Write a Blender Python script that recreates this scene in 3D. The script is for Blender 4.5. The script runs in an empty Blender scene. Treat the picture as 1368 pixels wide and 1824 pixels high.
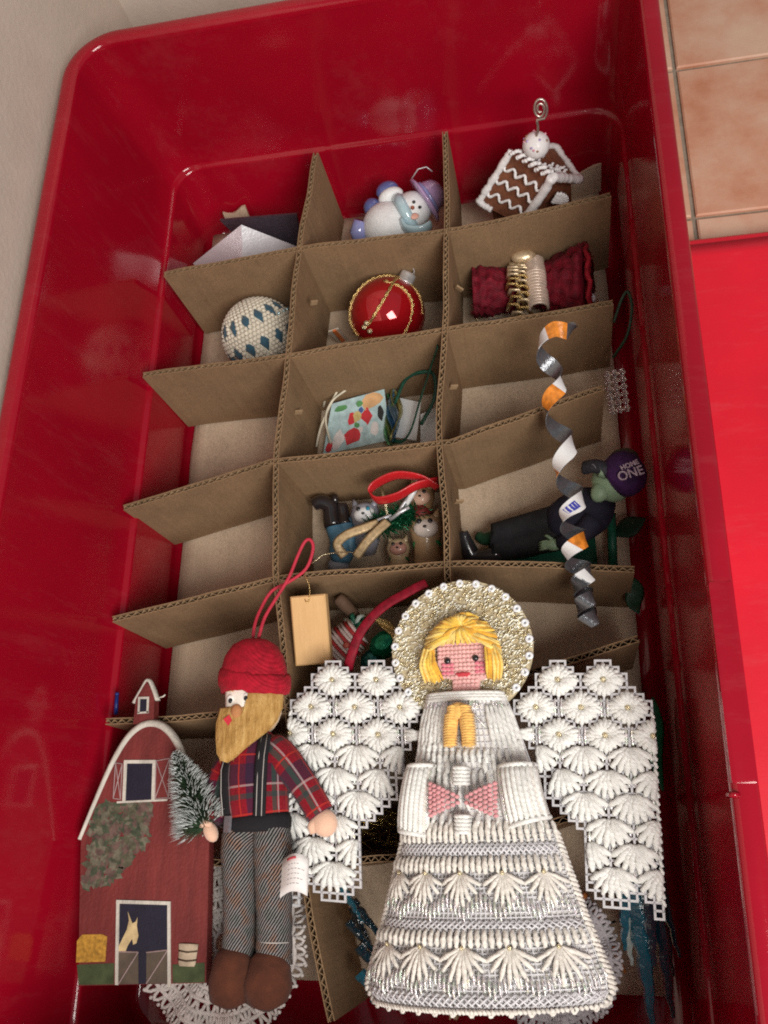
import bpy, math, random
from mathutils import Vector, Matrix, noise
random.seed(7)
C = bpy.context.scene.collection
scene = bpy.context.scene
CM = 0.01
ZF = 8.75          # the tiled floor lies this many centimetres below the divider tops (z = 0 in the numbers below)
def m3(x, y, z): return Vector((x*CM, y*CM, (z+ZF)*CM))

# ------------------------------------------------------------------ camera
cam_data = bpy.data.cameras.new('camera')
cam = bpy.data.objects.new('camera', cam_data); C.objects.link(cam)
cam.location = m3(16.456, -14.543, 47.428)
cam.rotation_euler = (0.363, 0.204, 0.015)
cam_data.sensor_fit = 'HORIZONTAL'; cam_data.sensor_width = 36.0
cam_data.lens = 36.0*1594.7/1368.0
cam_data.clip_start = 0.01; cam_data.clip_end = 50
scene.camera = cam
# ------------------------------------------------------------------ light: dim room, one window behind the viewer
w = bpy.data.worlds.new('World'); scene.world = w; w.use_nodes = True
bg = w.node_tree.nodes['Background']; bg.inputs[0].default_value = (0.95, 0.97, 1.0, 1); bg.inputs[1].default_value = 0.215
ld = bpy.data.lights.new('window_light', 'AREA'); ld.shape = 'RECTANGLE'; ld.size = 0.55; ld.size_y = 0.75
ld.energy = 21.0; ld.color = (1.0, 0.955, 0.89)
lamp = bpy.data.objects.new('window_light', ld); C.objects.link(lamp)
lamp.location = m3(62, -70, 104)
lamp.rotation_euler = (m3(8, 5, -3) - lamp.location).to_track_quat('-Z', 'Y').to_euler()
scene.view_settings.view_transform = 'Standard'; scene.view_settings.look = 'None'
scene.view_settings.exposure = 0.0; scene.view_settings.gamma = 1.0
scene.view_settings.use_curve_mapping = False
scene.render.engine = 'CYCLES'
scene.cycles.use_denoising = False
scene.cycles.max_bounces = 8
scene.render.filter_size = 1.9 if hasattr(scene.render, 'filter_size') else 1.5
scene.cycles.filter_width = 1.9

# ------------------------------------------------------------------ materials
MATS = {}
class NT:
    def __init__(s, name, rough=.5, metal=0.0, spec=.5):
        s.m = bpy.data.materials.new(name); s.m.use_nodes = True
        s.t = s.m.node_tree; s.b = s.t.nodes['Principled BSDF']
        s.b.inputs['Roughness'].default_value = rough; s.b.inputs['Metallic'].default_value = metal
        s.b.inputs['Specular IOR Level'].default_value = spec
        s.co = s.t.nodes.new('ShaderNodeTexCoord')
    def n(s, kind, **kw):
        nd = s.t.nodes.new(kind)
        for k, v in kw.items(): setattr(nd, k, v)
        return nd
    def l(s, a, b): s.t.links.new(a, b)
    def noise(s, scale, detail=3, rough=.55, coord='Object', stretch=None):
        n = s.n('ShaderNodeTexNoise'); n.inputs['Scale'].default_value = scale
        n.inputs['Detail'].default_value = detail; n.inputs['Roughness'].default_value = rough
        src = s.co.outputs[coord]
        if stretch:
            mp = s.n('ShaderNodeMapping'); mp.inputs['Scale'].default_value = stretch; s.l(src, mp.inputs[0]); src = mp.outputs[0]
        s.l(src, n.inputs['Vector']); return n.outputs[0]
    def ramp(s, fac, stops, interp='LINEAR'):
        r = s.n('ShaderNodeValToRGB'); r.color_ramp.interpolation = interp
        e = r.color_ramp.elements
        while len(e) < len(stops): e.new(.5)
        for el, (p, c) in zip(e, stops): el.position = p; el.color = (*c, 1)
        s.l(fac, r.inputs[0]); return r.outputs[0]
    def math(s, op, a, b=None):
        n = s.n('ShaderNodeMath', operation=op)
        for i, x in enumerate((a, b)):
            if x is None: continue
            if isinstance(x, (int, float)): n.inputs[i].default_value = x
            else: s.l(x, n.inputs[i])
        return n.outputs[0]
    def mix(s, fac, a, b, blend='MIX'):
        n = s.n('ShaderNodeMix', data_type='RGBA', blend_type=blend)
        for i, x in ((0, fac), (6, a), (7, b)):
            if isinstance(x, (int, float)): n.inputs[i].default_value = x
            elif isinstance(x, tuple): n.inputs[i].default_value = (*x, 1)
            else: s.l(x, n.inputs[i])
        return n.outputs[2]
    def color(s, c):
        if isinstance(c, tuple): s.b.inputs['Base Color'].default_value = (*c, 1)
        else: s.l(c, s.b.inputs['Base Color'])
        return s
    def bump(s, h, strength=.4, dist=.001):
        b = s.n('ShaderNodeBump'); b.inputs['Strength'].default_value = strength; b.inputs['Distance'].default_value = dist
        s.l(h, b.inputs['Height']); s.l(b.outputs[0], s.b.inputs['Normal']); return s

def vary(c, k): return tuple(max(0, min(1, x*k)) for x in c)
def mat(name, c, rough=.6, metal=0.0, spec=.4, var=.18, scale=150, bump=.25, bscale=900, bdist=.0006, **inp):
    if name in MATS: return MATS[name]
    t = NT(name, rough, metal, spec)
    t.color(t.ramp(t.noise(scale), [(.3, vary(c, 1-var)), (.7, vary(c, 1+var))]))
    if bump: t.bump(t.noise(bscale, 2), bump, bdist)
    for k, v in inp.items(): t.b.inputs[k.replace('_', ' ')].default_value = v
    MATS[name] = t.m; return t.m

def red_plastic(name, c, rough, dusty=.05):
    t = NT(name, rough, 0, .5)
    t.color(t.ramp(t.noise(9, 4), [(.3, vary(c, .85)), (.7, vary(c, 1.1))]))
    # dusty scuffs and hairline scratches on the moulded plastic
    n = t.noise(60, 6, .7); sc = t.noise(25, 8, .75, stretch=(1, 9, 2))
    rr = t.math('ADD', t.math('MULTIPLY', n, .09), t.math('MULTIPLY', sc, .09))
    t.l(t.math('ADD', rr, rough-.11), t.b.inputs['Roughness'])
    dust = t.ramp(t.noise(18, 9, .8, stretch=(1, 4, 1)), [(.52, (0, 0, 0)), (.75, (dusty, dusty, dusty))])
    t.l(t.mix(dust, t.b.inputs['Base Color'].links[0].from_socket, (.45, .30, .30)), t.b.inputs['Base Color'])
    t.bump(t.math('ADD', t.noise(700, 3), t.math('MULTIPLY', t.noise(22, 3), 3.0)), .06, .0006)
    MATS[name] = t.m; return t.m
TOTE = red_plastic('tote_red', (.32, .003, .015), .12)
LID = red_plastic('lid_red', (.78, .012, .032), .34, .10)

def cardboard(name, c, axis):
    t = NT(name, .85, 0, .2)
    base = t.ramp(t.noise(28, 6, .7), [(.28, vary(c, .76)), (.5, c), (.72, vary(c, 1.14))])
    spk = t.ramp(t.noise(1400, 2), [(.35, (.72, .72, .72)), (.62, (1.08, 1.08, 1.08))])
    col = t.mix(1.0, base, spk, 'MULTIPLY')
    stx = {'z': (1, 1, .03), 'y': (1, .03, 1)}[axis]
    fib = t.noise(500, 3, .6, stretch=stx)
    col = t.mix(.10, col, t.ramp(fib, [(.35, vary(c, .7)), (.65, vary(c, 1.25))]))
    t.color(col); rib = t.noise(210, 1, .3, stretch=stx)
    t.bump(t.math('ADD', t.math('MULTIPLY', rib, 2.5), t.math('ADD', fib, t.noise(120, 4))), .30, .0006)
    MATS[name] = t.m; return t.m
CARD = cardboard('cardboard_brown', (.285, .180, .100), 'z')
CARD_PALE = cardboard('cardboard_pale', (.66, .51, .37), 'y')
FLUTE = cardboard('cardboard_flute', (.37, .245, .14), 'z')

def tile_mat():
    t = NT('terracotta', .55, 0, .4)
    oi = t.n('ShaderNodeObjectInfo')
    mp = t.n('ShaderNodeVectorMath', operation='ADD')
    sc = t.n('ShaderNodeVectorMath', operation='SCALE'); t.l(oi.outputs['Random'], sc.inputs[0]); sc.inputs['Scale'].default_value = 5
    t.l(t.co.outputs['Object'], mp.inputs[0]); t.l(sc.outputs[0], mp.inputs[1])
    n = t.n('ShaderNodeTexNoise'); n.inputs['Scale'].default_value = 16; n.inputs['Detail'].default_value = 6; n.inputs['Roughness'].default_value = .62
    t.l(mp.outputs[0], n.inputs['Vector'])
    col = t.ramp(n.outputs[0], [(.28, (.52, .19, .10)), (.45, (.62, .31, .20)), (.6, (.68, .42, .30)), (.78, (.70, .48, .34))])
    t.color(col); t.bump(t.noise(120, 5), .3, .0008); MATS['terracotta'] = t.m; return t.m
TILE = tile_mat()
GROUT = mat('grout', (.28, .23, .18), .9)
WALLP = mat('wall_paint', (.60, .51, .435), .8, var=.05, scale=30, bump=.35, bscale=260, bdist=.0008)

def yarn(name, c, var=.12, gloss=.8, sheen=.3, metal=0.0, rough=.8):
    t = NT(name, rough, metal, .25)
    t.color(t.ramp(t.noise(260, 3), [(.3, vary(c, 1-var)), (.7, vary(c, 1+var*.6))]))
    wv = t.n('ShaderNodeTexWave'); wv.wave_type = 'BANDS'; wv.bands_direction = 'DIAGONAL'; wv.inputs['Scale'].default_value = 300
    wv.inputs['Distortion'].default_value = 2.0; wv.inputs['Detail'].default_value = 2; t.l(t.co.outputs['Object'], wv.inputs[0])
    t.bump(t.math('ADD', wv.outputs['Fac'], t.noise(2200, 2)), .5, .0005)
    t.b.inputs['Sheen Weight'].default_value = sheen; t.b.inputs['Sheen Roughness'].default_value = .5
    MATS[name] = t.m; return t.m

# ------------------------------------------------------------------ mesh building
def frame(o, x, y):
    x = Vector(x).normalized(); y = Vector(y); z = x.cross(y).normalized(); y = z.cross(x)
    m = Matrix((x, y, z)).transposed().to_4x4(); m.translation = Vector(o); return m
class MB:
    def __init__(s, F=None): s.v = []; s.f = []; s.uv = {}; s.F = F or Matrix()
    def add(s, vs, fs, uvs=None):
        o = len(s.v); s.v += [s.F @ Vector(p) for p in vs]
        for k, f in enumerate(fs):
            if uvs: s.uv[len(s.f)] = uvs[k]
            s.f.append(tuple(i+o for i in f))
        return s
    def box(s, c, sz, M=None):
        M = M or Matrix(); vs = []
        for dx in (-.5, .5):
            for dy in (-.5, .5):
                for dz in (-.5, .5): vs.append(Vector(c) + (M @ Vector((dx*sz[0], dy*sz[1], dz*sz[2]))))
        return s.add(vs, [(0,1,3,2),(4,6,7,5),(0,4,5,1),(2,3,7,6),(0,2,6,4),(1,5,7,3)])
    def tube(s, pts, r, n=6, up=None, cap=True, closed=False):
        P = [Vector(p) for p in pts]; m = len(P); R = r if isinstance(r, (list, tuple)) and len(r) == m else [r]*m
        vs = []; prev = None; L = 0; ls = []
        for i, p in enumerate(P):
            if closed: t = P[(i+1) % m]-P[i-1]
            else: t = P[min(i+1, m-1)]-P[max(i-1, 0)]
            if t.length < 1e-9: t = Vector((0, 0, 1))
            t.normalize()
            if up is not None: a = t.cross(Vector(up))
            elif prev is None: a = t.cross(Vector((0, 0, 1)) if abs(t.z) < .9 else Vector((1, 0, 0)))
            else: a = prev - t*prev.dot(t)
            if a.length < 1e-6: a = t.orthogonal()
            a.normalize(); prev = a; b = a.cross(t)
            ra, rb = R[i] if isinstance(R[i], (tuple, list)) else (R[i], R[i])
            if i: L += (P[i]-P[i-1]).length
            ls.append(L)
            for k in range(n):
                an = 2*math.pi*k/n; vs.append(p + a*ra*math.cos(an) + b*rb*math.sin(an))
        fs = []; uv = []
        r0 = R[m//2]; r0 = max(r0) if isinstance(r0, (tuple, list)) else r0
        for i in range(m if closed else m-1):
            j = (i+1) % m
            for k in range(n):
                k2 = (k+1) % n
                fs.append((i*n+k, i*n+k2, j*n+k2, j*n+k))
                u0, u1 = 2*math.pi*r0*k/n, 2*math.pi*r0*(k+1)/n
                l1 = ls[j] if j else ls[-1]+.1
                uv.append(((u0, ls[i]), (u1, ls[i]), (u1, l1), (u0, l1)))
        if cap and not closed:
            fs.append(tuple(range(n-1, -1, -1))); uv.append(tuple((0, 0) for _ in range(n)))
            fs.append(tuple(range((m-1)*n, m*n))); uv.append(tuple((0, ls[-1]) for _ in range(n)))
        return s.add(vs, fs, uv)
    def yarn(s, pts, rr, n=8, m=12, tw=1.15, fuzz=3):
        """two-ply yarn: a tube whose section is twisted along its length, with a few loose fibres"""
        P = [Vector(p) for p in pts]; k = len(P)-1; ph = random.random()*6; vs = []; prev = None; C_ = []
        for i in range(m+1):
            f = i/m*k; a = min(int(f), k-1); C_.append((P[a].lerp(P[a+1], f-a), rr[a]+(rr[a+1]-rr[a])*(f-a)))
        for i, (p, r) in enumerate(C_):
            t = (C_[min(i+1, m)][0]-C_[max(i-1, 0)][0]).normalized()
            a = t.cross(Vector((0, 0, 1))) if prev is None else prev-t*prev.dot(t)
            if a.length < 1e-6: a = t.orthogonal()
            a.normalize(); prev = a; b = a.cross(t)
            for q in range(n):
                an = 2*math.pi*q/n; R = r*(1+.17*math.cos(2*an+ph+i*tw)+random.uniform(-.05, .05)); vs.append(p+a*R*math.cos(an)+b*R*math.sin(an))
        fs = [(i*n+q, i*n+(q+1) % n, (i+1)*n+(q+1) % n, (i+1)*n+q) for i in range(m) for q in range(n)]
        fs += [tuple(range(n-1, -1, -1)), tuple(range(m*n, (m+1)*n))]; s.add(vs, fs)
        for _ in range(fuzz):
            p, r = random.choice(C_); d = Vector((random.gauss(0, 1), random.gauss(0, 1), random.gauss(.3, .7))).normalized(); e = d.orthogonal().normalized()
            q = p+d*r*.9; s.add([q-e*.012, q+e*.012, q+d*r*random.uniform(.4, 1.0)+e*random.uniform(-.08, .08), q+d.cross(e)*.012], [(0, 1, 2), (1, 3, 2), (3, 0, 2)])
    def ell(s, c, r, nu=12, nv=8, M=None):
        M = M or Matrix(); c = Vector(c); vs = [c + M @ Vector((0, 0, r[2]))]
        for i in range(1, nv):
            th = math.pi*i/nv
            for k in range(nu):
                ph = 2*math.pi*k/nu
                vs.append(c + M @ Vector((r[0]*math.sin(th)*math.cos(ph), r[1]*math.sin(th)*math.sin(ph), r[2]*math.cos(th))))
        vs.append(c + M @ Vector((0, 0, -r[2]))); fs = []
        for k in range(nu): fs.append((0, 1+k, 1+(k+1) % nu))
        for i in range(nv-2):
            for k in range(nu):
                a = 1+i*nu; b = a+nu; fs.append((a+k, b+k, b+(k+1) % nu, a+(k+1) % nu))
        a = 1+(nv-2)*nu; e = len(vs)-1
        for k in range(nu): fs.append((a+k, e, a+(k+1) % nu))
        return s.add(vs, fs)
    def prism(s, poly, z0, z1):
        n = len(poly); A = sum(poly[i][0]*poly[(i+1) % n][1]-poly[(i+1) % n][0]*poly[i][1] for i in range(n))
        if A < 0: poly = poly[::-1]
        vs = [(x, y, z0) for x, y in poly] + [(x, y, z1) for x, y in poly]
        fs = [tuple(range(n-1, -1, -1)), tuple(range(n, 2*n))] + [(i, (i+1) % n, n+(i+1) % n, n+i) for i in range(n)]
        return s.add(vs, fs)
    def lathe(s, prof, n=24, M=None):
        M = M or Matrix(); vs = []; m = len(prof); fs = []
        for r, z in prof:
            for k in range(n): a = 2*math.pi*k/n; vs.append(M @ Vector((r*math.cos(a), r*math.sin(a), z)))
        for i in range(m-1):
            for k in range(n): fs.append((i*n+k, i*n+(k+1) % n, (i+1)*n+(k+1) % n, (i+1)*n+k))
        fs.append(tuple(range(n-1, -1, -1))); fs.append(tuple(range((m-1)*n, m*n)))
        return s.add(vs, fs)
    def sheet(s, fn, nu, nv, th=0.0):
        """a curved sheet fn(u, v) -> point, u and v in 0..1, with real thickness th"""
        P = [[Vector(fn(i/nu, j/nv)) for i in range(nu+1)] for j in range(nv+1)]
        vs = [p for row in P for p in row]; W = nu+1; fs = [(j*W+i, j*W+i+1, (j+1)*W+i+1, (j+1)*W+i) for j in range(nv) for i in range(nu)]
        if th:
            o = len(vs)
            for j in range(nv+1):
                for i in range(nu+1):
                    a = P[j][min(i+1, nu)]-P[j][max(i-1, 0)]; b = P[min(j+1, nv)][i]-P[max(j-1, 0)][i]
                    nn = a.cross(b); nn = nn.normalized() if nn.length > 1e-9 else Vector((0, 0, 1)); vs.append(P[j][i]-nn*th)
            fs += [tuple(o+k for k in reversed(f)) for f in fs]
            B = [i for i in range(W)] + [j*W+nu for j in range(1, nv+1)] + [nv*W+i for i in range(nu-1, -1, -1)] + [j*W for j in range(nv-1, 0, -1)]
            fs += [(B[k], o+B[k], o+B[(k+1) % len(B)], B[(k+1) % len(B)])[::1] for k in range(len(B))]
        return s.add(vs, fs)
    def build(s, name, m, parent=None, smooth=True, base=None, angle=None):
        off = Vector(parent['_o']) if parent is not None else Vector(base if base is not None else s.origin())
        me = bpy.data.meshes.new(name)
        me.from_pydata([m3(*(p))-m3(*off) for p in s.v], [], s.f); me.update()
        if s.uv:
            ul = me.uv_layers.new(name='UVMap')
            for p in me.polygons:
                q = s.uv.get(p.index)
                if q:
                    for k, li in enumerate(p.loop_indices): ul.data[li].uv = q[k]
        if smooth:
            me.polygons.foreach_set('use_smooth', [True]*len(me.polygons))
            if angle is not None: me.set_sharp_from_angle(angle=math.radians(angle))
        me.materials.append(m); o = bpy.data.objects.new(name, me); C.objects.link(o)
        if parent is not None: o.parent = parent
        else: o.location = m3(*off)
        o['_o'] = tuple(off)
        return o
    def origin(s):
        xs = [p.x for p in s.v]; ys = [p.y for p in s.v]; return ((min(xs)+max(xs))/2, (min(ys)+max(ys))/2, min(p.z for p in s.v))
def thing(name, label, cat, loc, group=None):
    o = bpy.data.objects.new(name, None); C.objects.link(o); o.location = m3(*loc); o['_o'] = tuple(loc)
    o.empty_display_size = .01
    return tag(o, label, cat, group)
def tag(o, label, cat, group=None):
    o['label'] = label; o['category'] = cat
    if group: o['group'] = group
    return o
def structure(o): o['kind'] = 'structure'; return o
def bez(pts, n=24):
    """smooth Catmull-Rom curve through points"""
    P = [Vector(p) for p in pts]; P = [P[0]*2-P[1]] + P + [P[-1]*2-P[-2]]; out = []
    seg = len(P)-3
    for i in range(seg):
        k = max(2, n//seg)
        for j in range(k):
            t = j/k; a, b, c, d = P[i:i+4]
            out.append(.5*((2*b)+(c-a)*t+(2*a-5*b+4*c-d)*t*t+(3*b-a-3*c+d)*t**3))
    out.append(P[-2]); return out
def shape(fn, name, m, parent=None, **kw):
    b = MB(); fn(b); return b.build(name, m, parent, **kw)

# ================================================================== the setting: tiled floor and wall
fl = MB().box((30, 20, -ZF-.9), (170, 190, 1.2)).build('floor', GROUT, smooth=False, base=(30, 20, -ZF-.9)); structure(fl)
TP = 14.0
def tile_mesh():
    b = MB(); h = TP/2-.16; r = .12
    vs = []; ring = []
    for z, d in ((-.32, 0), (-.1, 0), (0, r)):
        for sx, sy in ((-1, -1), (1, -1), (1, 1), (-1, 1)): vs.append((sx*(h-d), sy*(h-d), z))
    fs = [(8, 9, 10, 11)] + [(l*4+i, l*4+(i+1) % 4, l*4+4+(i+1) % 4, l*4+4+i) for l in (0, 1) for i in range(4)]
    b.add(vs, fs); return b
t0 = None
for iy in range(-3, 7):
    for ix in range(-2, 6):
        cx, cy = 27.0+TP*(ix+.5), 28.35+TP*(iy+.5)
        if cx-TP/2 < -14.4-TP or not (-60 < cx < 110): continue
        if t0 is None:
            t0 = tile_mesh().build('tile', TILE, smooth=False, base=(0, 0, 0)); o = t0; o.parent = fl
        else:
            o = t0.copy(); C.objects.link(o); o.parent = fl
        o.location = m3(cx, cy, -ZF+.004+random.uniform(-.02, .02)) - fl.location
        o.rotation_euler = (random.uniform(-.002, .002), random.uniform(-.002, .002), random.uniform(-.003, .003))
        if cx-TP/2 < -14.5: o.scale.x = .5; o.location.x += TP*.25*CM
wl = MB().box((-14.3, 20, 31), (1.6, 190, 80)).build('wall', WALLP, smooth=False, base=(-14.3, 20, -9)); structure(wl)

shape(lambda b: b.box((-1.5, 44.8, 31), (24, 1.6, 80)), 'wall_return', WALLP, wl, smooth=False)

# ================================================================== the red tote
def rrect(xl, xr, yn, yf, r, z, n=10):
    pts = []
    for cx, cy, a0 in ((xr-r, yf-r, 0), (xl+r, yf-r, 90), (xl+r, yn+r, 180), (xr-r, yn+r, 270)):
        for k in range(n+1):
            a = math.radians(a0+90*k/n); pts.append((cx+r*math.cos(a), cy+r*math.sin(a), z))
    return pts
def loft(b, rings, cap0=False, cap1=False):
    n = len(rings[0]); vs = [p for r in rings for p in r]; fs = []
    for i in range(len(rings)-1):
        for k in range(n): fs.append((i*n+k, i*n+(k+1) % n, (i+1)*n+(k+1) % n, (i+1)*n+k))
    if cap0: fs.append(tuple(range(n-1, -1, -1)))
    if cap1: fs.append(tuple(range((len(rings)-1)*n, len(rings)*n)))
    b.add(vs, fs)
tote = thing('storage_tote', 'open red plastic storage tote holding the cardboard dividers and ornaments', 'storage tote', (5.5, 3, -ZF))
def inset(d, z): return None
b = MB()
R_ = [rrect(-9.6, 20.9, -24.4, 31.3, 1.6, -8.1), rrect(-9.95, 21.35, -24.8, 31.75, 2.0, -7.85), rrect(-10.05, 21.5, -24.9, 31.9, 2.0, -7.4),
      rrect(-9.97, 21.72, -25.0, 32.3, 2.0, -1.75), rrect(-10.0, 21.76, -25.02, 32.34, 2.0, -1.60), rrect(-10.12, 21.84, -25.1, 32.42, 2.0, -1.50), rrect(-10.26, 21.93, -25.2, 32.52, 2.1, -1.46),
      rrect(-10.36, 21.97, -25.25, 32.6, 2.1, -1.30)]
for k in range(1, 7):
    t = k/6; R_.append(rrect(-10.36-1.44*t, 21.97+.23*t, -25.25-.9*t, 32.6+.45*t, 2.1+.3*t, -1.30+10.3*t))
n0 = R_[0]
outer = []
for k in range(7):
    t = 1-k/6; outer.append(rrect(-10.75-1.4*t, 22.3+.2*t, -25.6-.9*t, 32.9+.45*t, 2.4+.3*t, -8.5+17.4*t))
loft(b, R_, cap0=True); ob = MB(); 
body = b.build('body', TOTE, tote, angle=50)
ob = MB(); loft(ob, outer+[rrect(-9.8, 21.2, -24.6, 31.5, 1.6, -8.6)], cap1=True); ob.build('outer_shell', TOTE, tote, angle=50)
b = MB(); rim = []
prof = [(0, 8.95), (.02, 9.25), (.12, 9.42), (.3, 9.5), (.78, 9.5), (.95, 9.44), (1.06, 9.30), (1.1, 9.1), (1.1, 8.2), (1.0, 8.05), (.9, 8.2), (.88, 8.9), (.2, 8.95)]
for d, z in prof: rim.append(rrect(-11.8-d, 22.2+d, -26.15-d, 33.02+d*.95, 2.4+d, z, 14))
loft(b, rim); b.build('rim', TOTE, tote, angle=40)
# hand-hold section of the long rims: a slightly raised pad with end steps
for sx, x in ((1, 22.74), (-1, -12.34)):
    b = MB(); lo = [rrect(x-.5-e, x+.5+e, -12.0-e, -3.9+e, .12, z, 3) for e, z in ((.0, 9.3), (-.02, 9.505), (-.12, 9.53))]
    loft(b, lo, cap1=True); b.build('hand_hold', TOTE, tote, angle=40)
shape(lambda b: b.tube([(22.1, -12.4, 9.35), (22.25, -12.4, 9.62), (22.45, -12.4, 9.5)], .12, 6), 'latch_nub', TOTE, tote)

# the lid lying on the tiles
lid = thing('tote_lid', 'flat bright red plastic lid lying on the terracotta tiles beside the tote', 'lid', (44, -6, -ZF))
b = MB(); loft(b, [rrect(24.0+e, 64-e, -38+e, 25.2-e, 2.2, z) for e, z in ((0, -8.72), (0, -7.2), (.08, -6.95), (.3, -6.8))], cap1=True)
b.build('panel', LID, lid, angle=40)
shape(lambda b: b.sheet(lambda u, v: (24.5+8.2*u, -37.2+61.7*v, -6.60+.09*noise.noise((u*1.3, v*3, 3))+.012*noise.noise((u*4, v*19, 8))-.05*(2*u-1)**2), 16, 60, .06), 'lid_border', LID, lid)
b = MB(); loft(b, [rrect(33+e, 61-e, -35+e, 22-e, 2.0, z) for e, z in ((0, -6.82), (.15, -6.5), (.5, -6.3))], cap1=True); b.build('raised_centre', LID, lid, angle=40)

# ================================================================== cardboard sheet and divider strips
b = MB()
def base_fn(u, v):
    x = -9.55+30.0*u; y = -21.6+52.8*v
    return (x+.08*noise.noise((y*.3, 1, 2)), y, -7.62+.10*noise.noise((x*.12, y*.12, 3)))
b.sheet(base_fn, 30, 50, .22)
tag(b.build('cardboard_sheet', CARD_PALE), 'pale brown cardboard sheet lining the bottom of the red tote', 'cardboard')
grid = thing('divider_grid', 'brown corrugated cardboard divider grid slotted together inside the red tote', 'divider', (5, 3, -7.6))
H = 7.45
def resample(path, step):
    P = [Vector(p) for p in path]; out = [(P[0], (P[1]-P[0]).normalized())]; carry = 0.0
    pts = bez([(p.x, p.y, 0) for p in P], 12*(len(P)-1)) if len(P) > 2 else [Vector((p.x, p.y, 0)) for p in P]
    # keep the kinks: blend the smooth curve with the straight runs
    acc = [0]
    for a, c in zip(pts, pts[1:]): acc.append(acc[-1]+(c-a).length)
    n = max(2, int(acc[-1]/step)); res = []
    j = 0
    for i in range(n+1):
        d = acc[-1]*i/n
        while j < len(acc)-2 and acc[j+1] < d: j += 1
        f = (d-acc[j])/max(1e-9, acc[j+1]-acc[j]); p = pts[j].lerp(pts[j+1], f); res.append(p)
    return res
def strip(path, top=0.0, hgt=H, th=.36, lean=0.0, seed=0):
    pitch = .44; per = 6; P = resample(path, pitch/per); n = len(P)
    N = []
    for i in range(n):
        t = P[min(i+1, n-1)]-P[max(i-1, 0)]; t.normalize(); N.append(Vector((-t.y, t.x, 0)))
    part = None
    def wall(b, lo, hi, every):
        idx = list(range(0, n, every)); idx = idx if idx[-1] == n-1 else idx+[n-1]; rows = []
        for i in idx:
            zt = top + .07*noise.noise((i*.03, seed, 0)) + .02*noise.noise((i*.9, seed, lo*9)) - .18*max(0, noise.noise((i*.045, seed*3, 7+lo))-.35); zb = top-hgt
            w = .05*noise.noise((i*.03, seed, 9))+.12*noise.noise((i*.012, seed, 5))
            a = P[i]+N[i]*(lo+w); c = P[i]+N[i]*(hi+w); ln = N[i]*lean
            rows.append([(a.x, a.y, zt), (c.x, c.y, zt), (c.x+ln.x, c.y+ln.y, zb), (a.x+ln.x, a.y+ln.y, zb)])
        vs = [p for r in rows for p in r]; fs = []
        for i in range(len(rows)-1):
            for k in range(4): fs.append((i*4+k, i*4+(k+1) % 4, i*4+4+(k+1) % 4, i*4+4+k))
        fs += [(3, 2, 1, 0), tuple(len(vs)-4+k for k in range(4))]
        b.add(vs, fs)
    b = MB(); wall(b, -th/2, -th/2+.055, 3); wall(b, th/2-.055, th/2, 3)
    part = b.build('strip', CARD, grid, smooth=False)
    fb = MB(); vs = []; fs = []
    for i in range(n):
        o = (th/2-.075)*math.sin(2*math.pi*i/per+.9*noise.noise((i*.06, seed, 2))*3)*(1-.6*max(0, noise.noise((i*.05, seed, 12)))*1.5); ln = N[i]*lean
        w = .05*noise.noise((i*.03, seed, 9))+.12*noise.noise((i*.012, seed, 5)); zt = top-.03-.03*random.random()
        for e in (-.02, .02):
            q = P[i]+N[i]*(o+e+w); vs += [(q.x, q.y, zt), (q.x+ln.x, q.y+ln.y, top-hgt+.05)]
    for i in range(n-1):
        a = i*4; c = a+4; fs += [(a, a+2, c+2, c), (a, c, c+1, a+1), (a+2, a+3, c+3, c+2)]
    fb.add(vs, fs); fb.build('fluting', FLUTE, part, smooth=False)
    return part
strip([(1.12, 30.77), (.75, 27), (.29, 22.94), (.1, 18.8), (0, 14.78), (-.3, 9.5), (-.37, 7.29), (-.15, 3.5), (.07, 0), (.5, -3), (1.0, -6), (1.7, -11), (2.65, -16.67), (4.18, -22.36)], top=.04, seed=1)
strip([(10.18, 31.0), (10.26, 22.91), (9.98, 15.48), (9.68, 7.87), (10.04, .37), (10.2, -7), (10.0, -15), (10.1, -22)], top=.06, seed=2)
strip([(-9.31, 22.09), (-4.5, 22.45), (.29, 22.94), (5.2, 22.85), (10.26, 22.91), (15.5, 23.4), (20.6, 24.12)], seed=3)
strip([(-9.95, 14.32), (-5, 14.5), (0, 14.78), (5, 15.15), (9.98, 15.48), (15, 15.8), (20.17, 16.28)], seed=4)
strip([(-10.15, 5.01), (-5, 6.3), (-1.0, 7.4), (-.37, 7.45), (5, 7.55), (9.68, 7.87), (11, 8.1), (19.22, 10.61)], seed=5, lean=.2)
strip([(-9.95, -2.07), (-5, -1.1), (.07, 0), (5, .15), (10.04, .37), (15, .1), (20.06, -.43)], seed=6)
strip([(-9.58, -8.01), (-2.8, -7.75), (.9, -7.55), (10, -7), (13.6, -6.0), (19.96, -4.13)], seed=7)
strip([(-9.8, -15.2), (2.3, -15.35), (6, -15.1), (10, -14.6), (15.1, -13.2), (20.3, -11.6)], top=-.02, seed=8)
# torn slot tabs on the long strips
for x, y, z, a in ((1.0, 19.6, -1.6, .4), (10.75, 19.7, -1.9, -.5), (10.3, 12.4, -1.7, .3), (10.55, 4.7, -1.6, .2), (.2, 11.7, -2.0, .3)):
    shape(lambda b: b.box((x, y, z), (.5, .12, .35), Matrix.Rotation(a, 4, 'Z') @ Matrix.Rotation(.5, 4, 'Y')), 'torn_tab', FLUTE, grid, smooth=False)
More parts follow.
